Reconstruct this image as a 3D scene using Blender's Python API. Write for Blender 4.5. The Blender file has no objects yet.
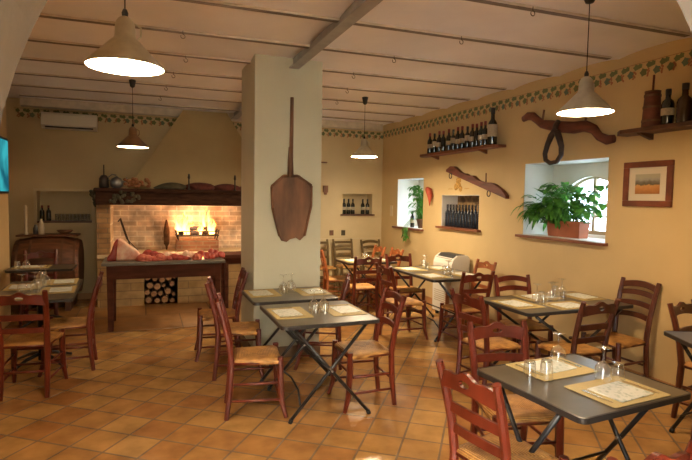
import bpy, bmesh, math, random
from mathutils import Vector, Matrix, Euler
random.seed(7)
PI = math.pi
C = bpy.context.scene.collection
sc = bpy.context.scene

# ------------------------------------------------------------------ materials
def new_mat(name):
    m = bpy.data.materials.new(name); m.use_nodes = True
    nt = m.node_tree; b = nt.nodes['Principled BSDF']
    return m, nt, b

def P(name, col, rough=.6, var=.0, scale=8.0, bump=.0, bscale=40., metal=0., stretch=None, col2=None, spec=.5):
    """principled material with a noise-driven colour variation and bump"""
    m, nt, b = new_mat(name)
    b.inputs['Roughness'].default_value = rough
    b.inputs['Metallic'].default_value = metal
    b.inputs['Specular IOR Level'].default_value = spec
    tc = nt.nodes.new('ShaderNodeTexCoord'); mp = nt.nodes.new('ShaderNodeMapping')
    nt.links.new(tc.outputs['Object'], mp.inputs['Vector'])
    if stretch: mp.inputs['Scale'].default_value = stretch
    if var > 0 or col2:
        n = nt.nodes.new('ShaderNodeTexNoise'); n.inputs['Scale'].default_value = scale; n.inputs['Detail'].default_value = 4
        nt.links.new(mp.outputs['Vector'], n.inputs['Vector'])
        r = nt.nodes.new('ShaderNodeValToRGB')
        r.color_ramp.elements[0].position = .35; r.color_ramp.elements[1].position = .65
        if col2 is None:
            a = [c * (1 - var) for c in col]; z = [min(1, c * (1 + var)) for c in col]
        else: a, z = list(col), list(col2)
        r.color_ramp.elements[0].color = (*a, 1); r.color_ramp.elements[1].color = (*z, 1)
        nt.links.new(n.outputs['Fac'], r.inputs['Fac']); nt.links.new(r.outputs['Color'], b.inputs['Base Color'])
    else:
        b.inputs['Base Color'].default_value = (*col, 1)
    if bump > 0:
        n2 = nt.nodes.new('ShaderNodeTexNoise'); n2.inputs['Scale'].default_value = bscale; n2.inputs['Detail'].default_value = 3
        nt.links.new(mp.outputs['Vector'], n2.inputs['Vector'])
        bp = nt.nodes.new('ShaderNodeBump'); bp.inputs['Strength'].default_value = bump; bp.inputs['Distance'].default_value = .01
        nt.links.new(n2.outputs['Fac'], bp.inputs['Height']); nt.links.new(bp.outputs['Normal'], b.inputs['Normal'])
    return m

def emit_mat(name, col, s):
    m = bpy.data.materials.new(name); m.use_nodes = True; nt = m.node_tree
    nt.nodes.clear(); e = nt.nodes.new('ShaderNodeEmission'); o = nt.nodes.new('ShaderNodeOutputMaterial')
    e.inputs['Color'].default_value = (*col, 1); e.inputs['Strength'].default_value = s
    nt.links.new(e.outputs[0], o.inputs['Surface']); return m

def glass_mat(name, tint=(1, 1, 1), gl=.9, rough=.03, ior=1.45):
    m = bpy.data.materials.new(name); m.use_nodes = True; nt = m.node_tree; nt.nodes.clear()
    o = nt.nodes.new('ShaderNodeOutputMaterial'); mx = nt.nodes.new('ShaderNodeMixShader')
    t = nt.nodes.new('ShaderNodeBsdfTransparent'); g = nt.nodes.new('ShaderNodeBsdfGlossy'); f = nt.nodes.new('ShaderNodeMath'); lw = nt.nodes.new('ShaderNodeLayerWeight'); pw = nt.nodes.new('ShaderNodeMath'); pw.operation = 'POWER'; pw.inputs[1].default_value = 2.2; lw.inputs['Blend'].default_value = .5; nt.links.new(lw.outputs['Facing'], pw.inputs[0]); f.operation = 'MULTIPLY_ADD'; nt.links.new(pw.outputs[0], f.inputs[0]); f.inputs[1].default_value = ior - 1; f.inputs[2].default_value = .15
    t.inputs['Color'].default_value = (*tint, 1); g.inputs['Roughness'].default_value = rough
    g.inputs['Color'].default_value = (gl, gl, gl, 1)
    nt.links.new(f.outputs[0], mx.inputs[0]); nt.links.new(t.outputs[0], mx.inputs[1]); nt.links.new(g.outputs[0], mx.inputs[2])
    nt.links.new(mx.outputs[0], o.inputs['Surface']); return m

def brick_mat(name, c1, c2, mortar, bw, rh, ms=.012, plane='XZ', rough=.8, offset=.5, rotz=0, shift=(0, 0, 0), bump=.5, soft=.1, wax=0, dirt=.3):
    m, nt, b = new_mat(name)
    g = nt.nodes.new('ShaderNodeNewGeometry'); mp = nt.nodes.new('ShaderNodeMapping')
    nt.links.new(g.outputs['Position'], mp.inputs['Vector'])
    if plane == 'XZ': mp.inputs['Rotation'].default_value = (-PI / 2, 0, 0)
    elif plane == 'YZ': mp.inputs['Rotation'].default_value = (-PI / 2, 0, -PI / 2)
    else: mp.inputs['Rotation'].default_value = (0, 0, rotz)
    mp.inputs['Location'].default_value = shift
    br = nt.nodes.new('ShaderNodeTexBrick'); nt.links.new(mp.outputs['Vector'], br.inputs['Vector'])
    br.offset = offset; br.squash = 1.0
    br.inputs['Color1'].default_value = (*c1, 1); br.inputs['Color2'].default_value = (*c2, 1); br.inputs['Mortar'].default_value = (*mortar, 1)
    br.inputs['Scale'].default_value = 1; br.inputs['Mortar Size'].default_value = ms; br.inputs['Mortar Smooth'].default_value = soft
    br.inputs['Brick Width'].default_value = bw; br.inputs['Row Height'].default_value = rh
    n = nt.nodes.new('ShaderNodeTexNoise'); n.inputs['Scale'].default_value = 5; n.inputs['Detail'].default_value = 5
    nt.links.new(g.outputs['Position'], n.inputs['Vector'])
    r = nt.nodes.new('ShaderNodeMapRange'); r.inputs['From Min'].default_value = .3; r.inputs['From Max'].default_value = .7
    r.inputs['To Min'].default_value = 1 - dirt; r.inputs['To Max'].default_value = 1 + dirt
    nt.links.new(n.outputs['Fac'], r.inputs['Value'])
    mu = nt.nodes.new('ShaderNodeVectorMath'); mu.operation = 'SCALE'
    nt.links.new(br.outputs['Color'], mu.inputs[0]); nt.links.new(r.outputs['Result'], mu.inputs['Scale'])
    nt.links.new(mu.outputs['Vector'], b.inputs['Base Color'])
    b.inputs['Roughness'].default_value = rough
    if wax:
        r2 = nt.nodes.new('ShaderNodeMapRange'); r2.inputs['From Min'].default_value = .3; r2.inputs['From Max'].default_value = .7
        r2.inputs['To Min'].default_value = rough - wax; r2.inputs['To Max'].default_value = rough + wax
        n3 = nt.nodes.new('ShaderNodeTexNoise'); n3.inputs['Scale'].default_value = 3.3
        nt.links.new(g.outputs['Position'], n3.inputs['Vector']); nt.links.new(n3.outputs['Fac'], r2.inputs['Value'])
        nt.links.new(r2.outputs['Result'], b.inputs['Roughness'])
    n4 = nt.nodes.new('ShaderNodeTexNoise'); n4.inputs['Scale'].default_value = 9; nt.links.new(g.outputs['Position'], n4.inputs['Vector'])
    ad = nt.nodes.new('ShaderNodeMath'); ad.operation = 'MULTIPLY_ADD'
    nt.links.new(br.outputs['Fac'], ad.inputs[0]); ad.inputs[1].default_value = -1.0; nt.links.new(n4.outputs['Fac'], ad.inputs[2])
    bp = nt.nodes.new('ShaderNodeBump'); bp.inputs['Strength'].default_value = bump; bp.inputs['Distance'].default_value = .008
    nt.links.new(ad.outputs[0], bp.inputs['Height']); nt.links.new(bp.outputs['Normal'], b.inputs['Normal'])
    return m

def rush_mat():
    m, nt, b = new_mat('rush_straw')
    tc = nt.nodes.new('ShaderNodeTexCoord'); sp = nt.nodes.new('ShaderNodeSeparateXYZ'); nt.links.new(tc.outputs['Object'], sp.inputs[0])
    ax = nt.nodes.new('ShaderNodeMath'); ax.operation = 'ABSOLUTE'; nt.links.new(sp.outputs['X'], ax.inputs[0])
    ay = nt.nodes.new('ShaderNodeMath'); ay.operation = 'ABSOLUTE'; nt.links.new(sp.outputs['Y'], ay.inputs[0])
    mx = nt.nodes.new('ShaderNodeMath'); mx.operation = 'MAXIMUM'; nt.links.new(ax.outputs[0], mx.inputs[0]); nt.links.new(ay.outputs[0], mx.inputs[1])
    mu = nt.nodes.new('ShaderNodeMath'); mu.operation = 'MULTIPLY'; mu.inputs[1].default_value = 520; nt.links.new(mx.outputs[0], mu.inputs[0])
    sn = nt.nodes.new('ShaderNodeMath'); sn.operation = 'SINE'; nt.links.new(mu.outputs[0], sn.inputs[0])
    n = nt.nodes.new('ShaderNodeTexNoise'); n.inputs['Scale'].default_value = 14; nt.links.new(tc.outputs['Object'], n.inputs['Vector'])
    ad = nt.nodes.new('ShaderNodeMath'); ad.operation = 'MULTIPLY_ADD'; ad.inputs[1].default_value = .18; nt.links.new(sn.outputs[0], ad.inputs[0]); nt.links.new(n.outputs['Fac'], ad.inputs[2])
    r = nt.nodes.new('ShaderNodeValToRGB'); r.color_ramp.elements[0].position = .25; r.color_ramp.elements[1].position = .75
    r.color_ramp.elements[0].color = (.24, .10, .022, 1); r.color_ramp.elements[1].color = (.64, .33, .09, 1)
    nt.links.new(ad.outputs[0], r.inputs['Fac']); nt.links.new(r.outputs['Color'], b.inputs['Base Color'])
    bp = nt.nodes.new('ShaderNodeBump'); bp.inputs['Strength'].default_value = .5; bp.inputs['Distance'].default_value = .004
    nt.links.new(sn.outputs[0], bp.inputs['Height']); nt.links.new(bp.outputs['Normal'], b.inputs['Normal'])
    b.inputs['Roughness'].default_value = .5
    return m

def straw_mat_m():
    m, nt, b = new_mat('woven_placemat')
    tc = nt.nodes.new('ShaderNodeTexCoord'); w = nt.nodes.new('ShaderNodeTexWave'); w.inputs['Scale'].default_value = 60; w.inputs['Distortion'].default_value = 1
    nt.links.new(tc.outputs['Object'], w.inputs['Vector'])
    r = nt.nodes.new('ShaderNodeValToRGB'); r.color_ramp.elements[0].color = (.46, .34, .12, 1); r.color_ramp.elements[1].color = (.57, .44, .18, 1)
    nt.links.new(w.outputs['Fac'], r.inputs['Fac']); nt.links.new(r.outputs['Color'], b.inputs['Base Color']); b.inputs['Roughness'].default_value = .6
    return m

def paper_mat():
    m, nt, b = new_mat('printed_paper')
    tc = nt.nodes.new('ShaderNodeTexCoord'); n = nt.nodes.new('ShaderNodeTexNoise'); n.inputs['Scale'].default_value = 38; n.inputs['Detail'].default_value = 6
    nt.links.new(tc.outputs['Object'], n.inputs['Vector'])
    r = nt.nodes.new('ShaderNodeValToRGB'); r.color_ramp.elements[0].position = .34; r.color_ramp.elements[1].position = .5
    r.color_ramp.elements[0].color = (.46, .52, .42, 1); r.color_ramp.elements[1].color = (.76, .77, .68, 1)
    nt.links.new(n.outputs['Fac'], r.inputs['Fac']); nt.links.new(r.outputs['Color'], b.inputs['Base Color']); b.inputs['Roughness'].default_value = .5
    return m

def picture_mat():
    m, nt, b = new_mat('landscape_print')
    g = nt.nodes.new('ShaderNodeTexCoord'); sp = nt.nodes.new('ShaderNodeSeparateXYZ'); nt.links.new(g.outputs['Generated'], sp.inputs[0])
    n = nt.nodes.new('ShaderNodeTexNoise'); n.inputs['Scale'].default_value = 6; n.inputs['Detail'].default_value = 5; nt.links.new(g.outputs['Generated'], n.inputs['Vector'])
    ad = nt.nodes.new('ShaderNodeMath'); ad.operation = 'MULTIPLY_ADD'; ad.inputs[1].default_value = .28; nt.links.new(n.outputs['Fac'], ad.inputs[0]); nt.links.new(sp.outputs['Z'], ad.inputs[2])
    r = nt.nodes.new('ShaderNodeValToRGB'); e = r.color_ramp.elements
    e[0].position = .1; e[0].color = (.30, .12, .03, 1); e[1].position = .99; e[1].color = (.42, .38, .26, 1)
    for p, c in ((.4, (.52, .22, .06)), (.55, (.60, .30, .10)), (.62, (.12, .10, .05)), (.75, (.20, .17, .12)), (.85, (.35, .33, .27))):
        k = e.new(p); k.color = (*c, 1)
    nt.links.new(ad.outputs[0], r.inputs['Fac']); nt.links.new(r.outputs['Color'], b.inputs['Base Color']); b.inputs['Roughness'].default_value = .3
    return m

M = {}
M['wall'] = P('wall_plaster_ochre', (.60, .44, .21), .75, .05, 1.5, .15, 30)
M['wall_back'] = P('back_wall_plaster', (.64, .51, .29), .75, .05, 1.5, .15, 30)
M['reveal'] = P('reveal_white_plaster', (.78, .77, .72), .8, .04, 3, .15, 30)
M['column'] = P('column_plaster_cream', (.56, .54, .42), .75, .04, 2, .12, 25)
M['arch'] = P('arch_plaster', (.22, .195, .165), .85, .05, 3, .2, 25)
M['ceil'] = P('ceiling_limewash', (.86, .82, .82), .85, .06, 1.2, .1, 20)
M['joist'] = P('joist_steel_paint', (.17, .13, .11), .5, .1, 10)
M['joist_side'] = P('joist_pale_edge', (.66, .58, .48), .6, .1, 10)
M['beam'] = P('beam_grey_paint', (.30, .28, .26), .4, .12, 6)
M['floor'] = brick_mat('terracotta_tiles', (.44, .25, .080), (.34, .155, .048), (.21, .14, .08), .2675, .2675, .009, 'XY', .17, 0.0, math.radians(36.87), (0, -.08, 0), .30, .4, .04, .25)
M['hearthfloor'] = brick_mat('hearth_floor_slabs', (.34, .17, .05), (.28, .13, .035), (.12, .06, .03), .9, .84, .008, 'XY', .4, .5, 0, (0, -6.86, 0), .3, .2, .05, .2)
M['base'] = P('terracotta_skirting', (.42, .21, .08), .5, .15, 6)
M['skirt_dark'] = P('dark_skirting', (.16, .09, .045), .5, .15, 6)
M['brick'] = brick_mat('fireplace_brick', (.48, .29, .13), (.36, .19, .08), (.26, .18, .10), .26, .075, .007, 'XZ', .85)
M['stone'] = brick_mat('hearth_front_stone', (.40, .26, .11), (.31, .19, .07), (.22, .14, .07), .42, .12, .006, 'XZ', .85)
M['emberbrick'] = brick_mat('red_brick', (.34, .15, .08), (.24, .09, .045), (.3, .2, .12), .22, .06, .008, 'XZ', .85)
M['firebrick'] = brick_mat('fireback_brick', (.74, .60, .45), (.60, .46, .32), (.85, .75, .6), .25, .085, .009, 'XZ', .9, dirt=.45)
M['firebrick_s'] = brick_mat('fireback_brick_side', (.72, .54, .34), (.60, .42, .24), (.85, .72, .5), .25, .085, .009, 'YZ', .9)
M['hood'] = P('hood_plaster', (.46, .35, .17), .8, .05, 2, .1, 20)
M['mantelwood'] = P('mantel_dark_wood', (.045, .018, .009), .75, .4, 6, .3, 30, stretch=(1, 6, 6), spec=.15)
M['chair'] = P('mahogany_stain', (.118, .0165, .0060), .34, .25, 9, .1, 40, stretch=(1, 1, .3))
M['chair_orange'] = P('orange_stain', (.34, .10, .028), .32, .2, 9, .1, 40)
M['chair_olive'] = P('walnut_olive_stain', (.13, .085, .030), .4, .25, 9, .1, 40)
M['chair_dark'] = P('dark_walnut_stain', (.095, .026, .012), .32, .25, 9, .1, 40)
M['rush'] = rush_mat()
M['laminate'] = P('table_laminate', (.108, .086, .053), .30, .08, 14)
M['laminate_blue_sheen'] = P('laminate_painted_blue_sheen', (.09, .105, .14), .3, .08, 14)  # blue window reflection put into the tabletop colour
M['edge'] = P('table_edge_rubber', (.03, .025, .022), .35)
M['tube'] = P('black_steel_tube', (.022, .02, .02), .3, metal=.2)
M['bolt'] = P('zinc', (.5, .5, .5), .35, metal=.9)
M['matw'] = straw_mat_m(); M['paper'] = paper_mat()
M['steel'] = P('cutlery_steel', (.75, .73, .68), .18, metal=1)
M['glass'] = glass_mat('clear_glass', (.96, .97, .96), 1, .09, 2.0)
M['pane'] = glass_mat('window_pane', (.97, .99, 1), .6, .02, 1.3)
M['bottle'] = P('dark_bottle_glass', (.010, .014, .010), .12, spec=.8)
M['bottle_blue'] = P('dark_blue_bottle_glass', (.008, .011, .018), .22, spec=.4)
M['bottle_brown'] = P('brown_bottle_glass', (.05, .022, .01), .2)
M['label'] = P('cream_bottle_label', (.48, .40, .28), .6, .12, 60)
M['capsule'] = P('red_foil_capsule', (.22, .03, .02), .35)
M['capsule_b'] = P('black_foil_capsule', (.02, .018, .018), .35)
M['board'] = P('shelf_board', (.19, .062, .026), .45, .3, 7, .2, 30, stretch=(1, .25, 1))
M['darkboard'] = P('dark_shelf_board', (.10, .04, .02), .5, .3, 7, .2, 30)
M['lamp_al'] = P('brushed_aluminium', (.62, .62, .52), .30, .08, 20, metal=.85)
M['lamp_br'] = P('bronze_lamp_metal', (.34, .22, .13), .35, .08, 20, metal=.85)
M['black'] = P('black_plastic', (.015, .015, .015), .4)
M['cord'] = P('black_cord', (.02, .015, .012), .5)
M['bulb'] = emit_mat('lamp_light', (1.0, .72, .44), 62)
M['bulb_far'] = emit_mat('lamp_light_far', (1.0, .78, .52), 150)
M['bulb_dim'] = emit_mat('lamp_light_dim', (1.0, .72, .44), 14)
M['oldwood'] = P('old_dark_wood', (.16, .072, .034), .6, .45, 5, .4, 25, stretch=(1.5, 1.5, .4))
M['redwood'] = P('old_red_wood', (.14, .036, .018), .55, .35, 6, .4, 20, stretch=(2, .5, 2))
M['leather'] = P('black_leather', (.04, .022, .015), .5, .3, 10, .4, 30)
M['iron'] = P('wrought_iron', (.05, .04, .035), .5, metal=.6)
M['white'] = P('white_plastic', (.74, .70, .60), .4)
M['grille'] = P('dark_grille', (.03, .03, .03), .5)
M['leaf'] = P('leaf_green', (.03, .14, .022), .4, .5, 14, col2=(.15, .40, .06))
M['leaf2'] = P('leaf_bright_green', (.06, .24, .03), .4, .5, 14, col2=(.16, .40, .06))
for k_ in ('leaf', 'leaf2'):
    nt = M[k_].node_tree; b_ = nt.nodes['Principled BSDF']; tl = nt.nodes.new('ShaderNodeBsdfTranslucent'); mx = nt.nodes.new('ShaderNodeMixShader'); mx.inputs[0].default_value = .45
    src = b_.inputs['Base Color'].links[0].from_socket; nt.links.new(src, tl.inputs['Color']); nt.links.new(b_.outputs[0], mx.inputs[1]); nt.links.new(tl.outputs[0], mx.inputs[2]); nt.links.new(mx.outputs[0], nt.nodes['Material Output'].inputs['Surface'])
M['terracotta'] = P('terracotta_planter', (.42, .13, .06), .6, .1, 8)
M['frame'] = P('picture_frame_wood', (.17, .045, .018), .4, .25, 8)
M['passe'] = P('passepartout', (.66, .58, .42), .7)
M['print'] = picture_mat()
M['tablewood'] = P('prep_table_wood', (.075, .022, .011), .7, .3, 6, .15, 30, stretch=(.5, 3, 3), spec=.15)
M['zinc_top'] = P('grey_table_top', (.12, .11, .08), .4, .2, 6)
M['meat'] = P('raw_red_meat', (.24, .015, .010), .35, col2=(.46, .07, .04), scale=16, bump=.4)
M['fat'] = P('meat_fat', (.85, .62, .45), .4, col2=(.70, .30, .20), scale=9, bump=.4)
M['pink'] = P('pink_sausage_meat', (.62, .19, .11), .4, col2=(.36, .04, .025), scale=22, bump=.4)
M['tray'] = P('enamel_tray', (.6, .55, .45), .3)
M['log'] = P('log_bark', (.12, .06, .03), .85, .5, 12, .8, 20)
M['logend'] = P('log_cut_end', (.34, .18, .08), .8, .25, 20)
M['char'] = P('charred_log', (.03, .015, .01), .9, .5, 12, .8, 20)
M['niche_dark'] = P('near_black', (.03, .018, .01), .9)  # flat near-black for the log niche back and smoke shelf
M['barrel'] = P('barrel_oak', (.17, .065, .026), .5, .4, 5, .2, 30, stretch=(.4, 4, 4))
M['copper'] = P('copper_pot', (.5, .2, .1), .3, .1, 8, metal=.8)
M['pot'] = P('pewter_pot', (.22, .22, .22), .35, .2, 8, metal=.7)
M['dried'] = P('dried_flowers', (.30, .11, .05), .9, .5, 40, col2=(.42, .2, .09))
M['burgundy'] = P('burgundy_fabric', (.10, .022, .013), .8, .3, 9)
M['olivecloth'] = P('olive_sack', (.075, .065, .035), .85, .3, 9)
M['candle'] = P('ivory_wax', (.66, .55, .38), .5)
M['ochre_paint'] = P('ochre_wall_paint', (.48, .27, .06), .8, .4, 40)
M['stonepic'] = P('niche_rough_stone', (.10, .06, .03), .9, col2=(.34, .21, .09), scale=10, bump=.5)
M['winframe'] = P('window_frame_beige', (.42, .32, .20), .6)
M['paint_green'] = P('painted_vine_green', (.16, .19, .08), .8)
M['paint_teal'] = P('painted_leaf_teal', (.14, .20, .13), .8)
M['paint_red'] = P('painted_grape_red', (.40, .16, .08), .8)
M['paint_line'] = P('painted_line_brown', (.42, .22, .11), .8)
M['panel'] = P('boiserie_cream', (.66, .55, .34), .7)
M['red_horn'] = P('red_cornet', (.45, .07, .03), .5, .2, 8)

# ------------------------------------------------------------------ mesh builder
class MB:
    def __init__(s): s.v = []; s.f = []; s.m = []; s.s = []
    def add(s, vs, fs, mi=0, smooth=False):
        o = len(s.v); s.v += [tuple(v) for v in vs]
        for f in fs: s.f.append([i + o for i in f]); s.m.append(mi); s.s.append(smooth)
        return s
    def box(s, c, d, b=0, rot=None, mi=0):
        x, y, z = [q / 2 for q in d]; b = min(b, x * .9, y * .9, z * .9)
        if b <= 0:
            vs = [Vector((i, j, k)) for i in (-x, x) for j in (-y, y) for k in (-z, z)]
            fs = [(0, 1, 3, 2), (4, 6, 7, 5), (0, 4, 5, 1), (2, 3, 7, 6), (0, 2, 6, 4), (1, 5, 7, 3)]
        else:
            bm = bmesh.new(); bmesh.ops.create_cube(bm, size=1)
            for v in bm.verts: v.co = Vector((v.co.x * 2 * x, v.co.y * 2 * y, v.co.z * 2 * z))
            bmesh.ops.bevel(bm, geom=bm.edges[:], offset=b, segments=2, affect='EDGES', profile=.6)
            bm.verts.index_update(); vs = [v.co.copy() for v in bm.verts]; fs = [[v.index for v in f.verts] for f in bm.faces]; bm.free()
        if rot is not None:
            R = Euler(rot).to_matrix() if not isinstance(rot, Matrix) else rot
            vs = [R @ v for v in vs]
        c = Vector(c); return s.add([v + c for v in vs], fs, mi, False)
    def tube(s, pts, r, n=8, mi=0, caps=True, smooth=True, flat=1.0, closed=False):
        pts = [Vector(p) for p in pts]; k = len(pts)
        if not isinstance(r, (list, tuple)): r = [r] * k
        vs = []; fs = []; prev = None
        for i, p in enumerate(pts):
            if closed: t = (pts[(i + 1) % k] - pts[i - 1])
            else: t = (pts[min(i + 1, k - 1)] - pts[max(i - 1, 0)])
            t.normalize()
            if prev is None:
                a = Vector((0, 0, 1)) if abs(t.z) < .9 else Vector((1, 0, 0))
                u = t.cross(a).normalized()
            else:
                u = (prev - t * prev.dot(t)).normalized()
            prev = u; w = t.cross(u)
            for j in range(n):
                an = 2 * PI * (j + .5) / n
                vs.append(p + (u * math.cos(an) * flat + w * math.sin(an)) * r[i])
        segs = k if closed else k - 1
        for i in range(segs):
            for j in range(n):
                a = i * n + j; b2 = i * n + (j + 1) % n; i2 = (i + 1) % k
                fs.append((a, b2, i2 * n + (j + 1) % n, i2 * n + j))
        s.add(vs, fs, mi, smooth)
        if caps and not closed:
            o = len(s.v) - len(vs)
            s.f.append([o + j for j in range(n)][::-1]); s.m.append(mi); s.s.append(False)
            s.f.append([o + (k - 1) * n + j for j in range(n)]); s.m.append(mi); s.s.append(False)
        return s
    def lathe(s, prof, n=24, c=(0, 0, 0), mi=0, R=None, caps=True, a0=0, a1=2 * PI):
        vs = []; fs = []; k = len(prof); full = abs(a1 - a0 - 2 * PI) < 1e-6; nn = n if full else n + 1
        for (r, z) in prof:
            for j in range(nn):
                a = a0 + (a1 - a0) * j / n; v = Vector((r * math.cos(a), r * math.sin(a), z))
                if R is not None: v = R @ v
                vs.append(v + Vector(c))
        for i in range(k - 1):
            for j in range(n):
                j2 = (j + 1) % nn
                fs.append((i * nn + j, i * nn + j2, (i + 1) * nn + j2, (i + 1) * nn + j))
        s.add(vs, fs, mi, True)
        if caps and full:
            o = len(s.v) - len(vs)
            if prof[0][0] > 1e-4: s.f.append([o + j for j in range(nn)][::-1]); s.m.append(mi); s.s.append(False)
            if prof[-1][0] > 1e-4: s.f.append([o + (k - 1) * nn + j for j in range(nn)]); s.m.append(mi); s.s.append(False)
        return s
    def prism(s, poly, t, f, mi=0):
        """poly of 2D points extruded 0..t; f(u,v,w) -> 3D point"""
        n = len(poly); vs = [f(u, v, 0) for u, v in poly] + [f(u, v, t) for u, v in poly]
        fs = [list(range(n))[::-1], [n + i for i in range(n)]] + [(i, (i + 1) % n, n + (i + 1) % n, n + i) for i in range(n)]
        return s.add(vs, fs, mi)
    def strip(s, xs, lo, hi, y, th, mi=0):
        """solid rail: columns at xs from lo(x) to hi(x), centred on depth y(x)"""
        vs = []; fs = []; k = len(xs)
        for x in xs:
            a, b, c = lo(x), hi(x), y(x)
            vs += [(x, c - th / 2, a), (x, c + th / 2, a), (x, c + th / 2, b), (x, c - th / 2, b)]
        for i in range(k - 1):
            o = i * 4
            for j in range(4): fs.append((o + j, o + (j + 1) % 4, o + 4 + (j + 1) % 4, o + 4 + j))
        fs.append((3, 2, 1, 0)); o = (k - 1) * 4; fs.append((o, o + 1, o + 2, o + 3))
        return s.add(vs, fs, mi)
    def blob(s, c, d, seed=0, amp=.15, mi=0, n=14, rot=0, flatb=False):
        rr = random.Random(seed); ph = [rr.uniform(0, 6.28) for _ in range(6)]; vs = []; fs = []
        m2 = n // 2 + 2
        for i in range(m2 + 1):
            th = PI * i / m2
            for j in range(n):
                a = 2 * PI * j / n
                k = 1 + amp * (math.sin(2 * a + ph[0] + th) + .7 * math.sin(3 * a + ph[1] - 2 * th) + .5 * math.sin(4 * th + ph[2] + a)) * math.sin(th)
                x = math.sin(th) * math.cos(a) * k * d[0]; y = math.sin(th) * math.sin(a) * k * d[1]; z = math.cos(th) * d[2] * (1 + amp * .4 * math.sin(a + ph[3]) * math.sin(th))
                if flatb and z < -.35 * d[2]: z = -.35 * d[2]
                xr = x * math.cos(rot) - y * math.sin(rot); yr = x * math.sin(rot) + y * math.cos(rot)
                vs.append((c[0] + xr, c[1] + yr, c[2] + z))
        for i in range(m2):
            for j in range(n): fs.append((i * n + j, (i + 1) * n + j, (i + 1) * n + (j + 1) % n, i * n + (j + 1) % n))
        return s.add(vs, fs, mi, True)
    def mesh(s, name, mats):
        me = bpy.data.meshes.new(name); me.from_pydata(s.v, [], s.f); me.update()
        for m in (mats if isinstance(mats, (list, tuple)) else [mats]): me.materials.append(m)
        me.polygons.foreach_set('material_index', s.m); me.polygons.foreach_set('use_smooth', s.s); me.update()
        bm = bmesh.new(); bm.from_mesh(me); bmesh.ops.remove_doubles(bm, verts=bm.verts[:], dist=1e-5)
        bmesh.ops.recalc_face_normals(bm, faces=bm.faces[:]); bm.to_mesh(me); bm.free()
        return me

def tag(o, label=None, cat=None, group=None, kind=None):
    if label: o['label'] = label
    if cat: o['category'] = cat
    if group: o['group'] = group
    if kind: o['kind'] = kind
    return o
def thing(name, label, cat, loc=(0, 0, 0), rz=0, group=None, rot=None):
    o = bpy.data.objects.new(name, None); C.objects.link(o); o.location = loc
    o.rotation_euler = rot if rot else (0, 0, rz); o.empty_display_size = .1
    return tag(o, label, cat, group)
def obj(name, mb, mats, parent=None, loc=(0, 0, 0), rot=(0, 0, 0), label=None):
    me = mb if isinstance(mb, bpy.types.Mesh) else mb.mesh(name, mats)
    o = bpy.data.objects.new(name, me); C.objects.link(o); o.parent = parent; o.location = loc; o.rotation_euler = rot
    if label: o['label'] = label
    return o
def solo(name, mb, mats, label, cat, loc=(0, 0, 0), rot=(0, 0, 0), group=None):
    return tag(obj(name, mb, mats, None, loc, rot), label, cat, group)
def struct(name, mb, mats, label=None):
    o = obj(name, mb, mats); o['kind'] = 'structure'
    if label: o['label'] = label
    return o
def inst(proto, parent):
    """proto: list of (name, mesh, loc, children)"""
    for (n, me, loc, ch) in proto:
        o = bpy.data.objects.new(n, me); C.objects.link(o); o.parent = parent; o.location = loc
        if ch: inst(ch, o)

# ------------------------------------------------------------------ dimensions
WX = 4.36; BY = 9.22; LX = -1.66; ZJ = 3.10; ZC = 3.27
EY0 = 1.0           # inner face of the arch wall

# ------------------------------------------------------------------ shell
mb = MB(); mb.box(((LX - .6 + WX + .6) / 2, (BY - 4.4) / 2, -.05), (WX - LX + 1.2, BY + 5.2, .1)); struct('floor', mb, M['floor'])
mb = MB(); mb.box((.87, 7.66, .004), (4.3, 1.62, .006)); struct('trim_1', mb, M['hearthfloor'], 'flat band of straight laid slabs in front of the fireplace')

def wall_cells(mb, axis, pos, th, u0, u1, z0, z1, holes):
    """wall slab with rectangular holes; axis 'x': plane x=pos..pos+th, u is y"""
    us = sorted({u0, u1, *[h[0] for h in holes], *[h[1] for h in holes]}); zs = sorted({z0, z1, *[h[2] for h in holes], *[h[3] for h in holes]})
    for i in range(len(us) - 1):
        for j in range(len(zs) - 1):
            cu, cz = (us[i] + us[i + 1]) / 2, (zs[j] + zs[j + 1]) / 2
            if any(h[0] < cu < h[1] and h[2] < cz < h[3] for h in holes): continue
            du, dz = us[i + 1] - us[i], zs[j + 1] - zs[j]
            if axis == 'x': mb.box((pos + th / 2, cu, cz), (abs(th), du, dz))
            else: mb.box((cu, pos + th / 2, cz), (du, abs(th), dz))
    return mb

W1 = (3.90, 5.13, 1.29, 2.16); W2 = (7.60, 8.55, 1.20, 2.07); NI = (6.04, 7.02, 1.29, 1.78)
mb = MB(); wall_cells(mb, 'x', WX, .30, -3.2, BY + .3, 0, 3.4, [W1, W2, NI]); struct('wall_right', mb, M['wall'])

def arch_wall(y0, y1, z0, z1, x0, x1, cy, hw, zs, rise, zb, name):
    """outer wall layer with an arched window opening"""
    b = MB(); n = 16
    arc = [(cy + hw * math.cos(PI * i / n), zs + rise * math.sin(PI * i / n)) for i in range(n + 1)]
    f = lambda u, v, w: (x0 + w, u, v); t = x1 - x0
    b.prism([(y0, z0), (y1, z0), (y1, zb), (y0, zb)], t, f)
    b.prism([(y0, zb), (cy - hw, zb), (cy - hw, zs), (y0, zs)], t, f); b.prism([(cy + hw, zb), (y1, zb), (y1, zs), (cy + hw, zs)], t, f)
    for i in range(n):
        (a, c), (d, e) = arc[i], arc[i + 1]
        b.prism([(a, c), (d, e), (d, z1), (a, z1)], t, f)
    b.prism([(cy + hw, zs), (y1, zs), (y1, z1), (cy + hw, z1)], t, f); b.prism([(y0, zs), (cy - hw, zs), (cy - hw, z1), (y0, z1)], t, f)
    return b
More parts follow.
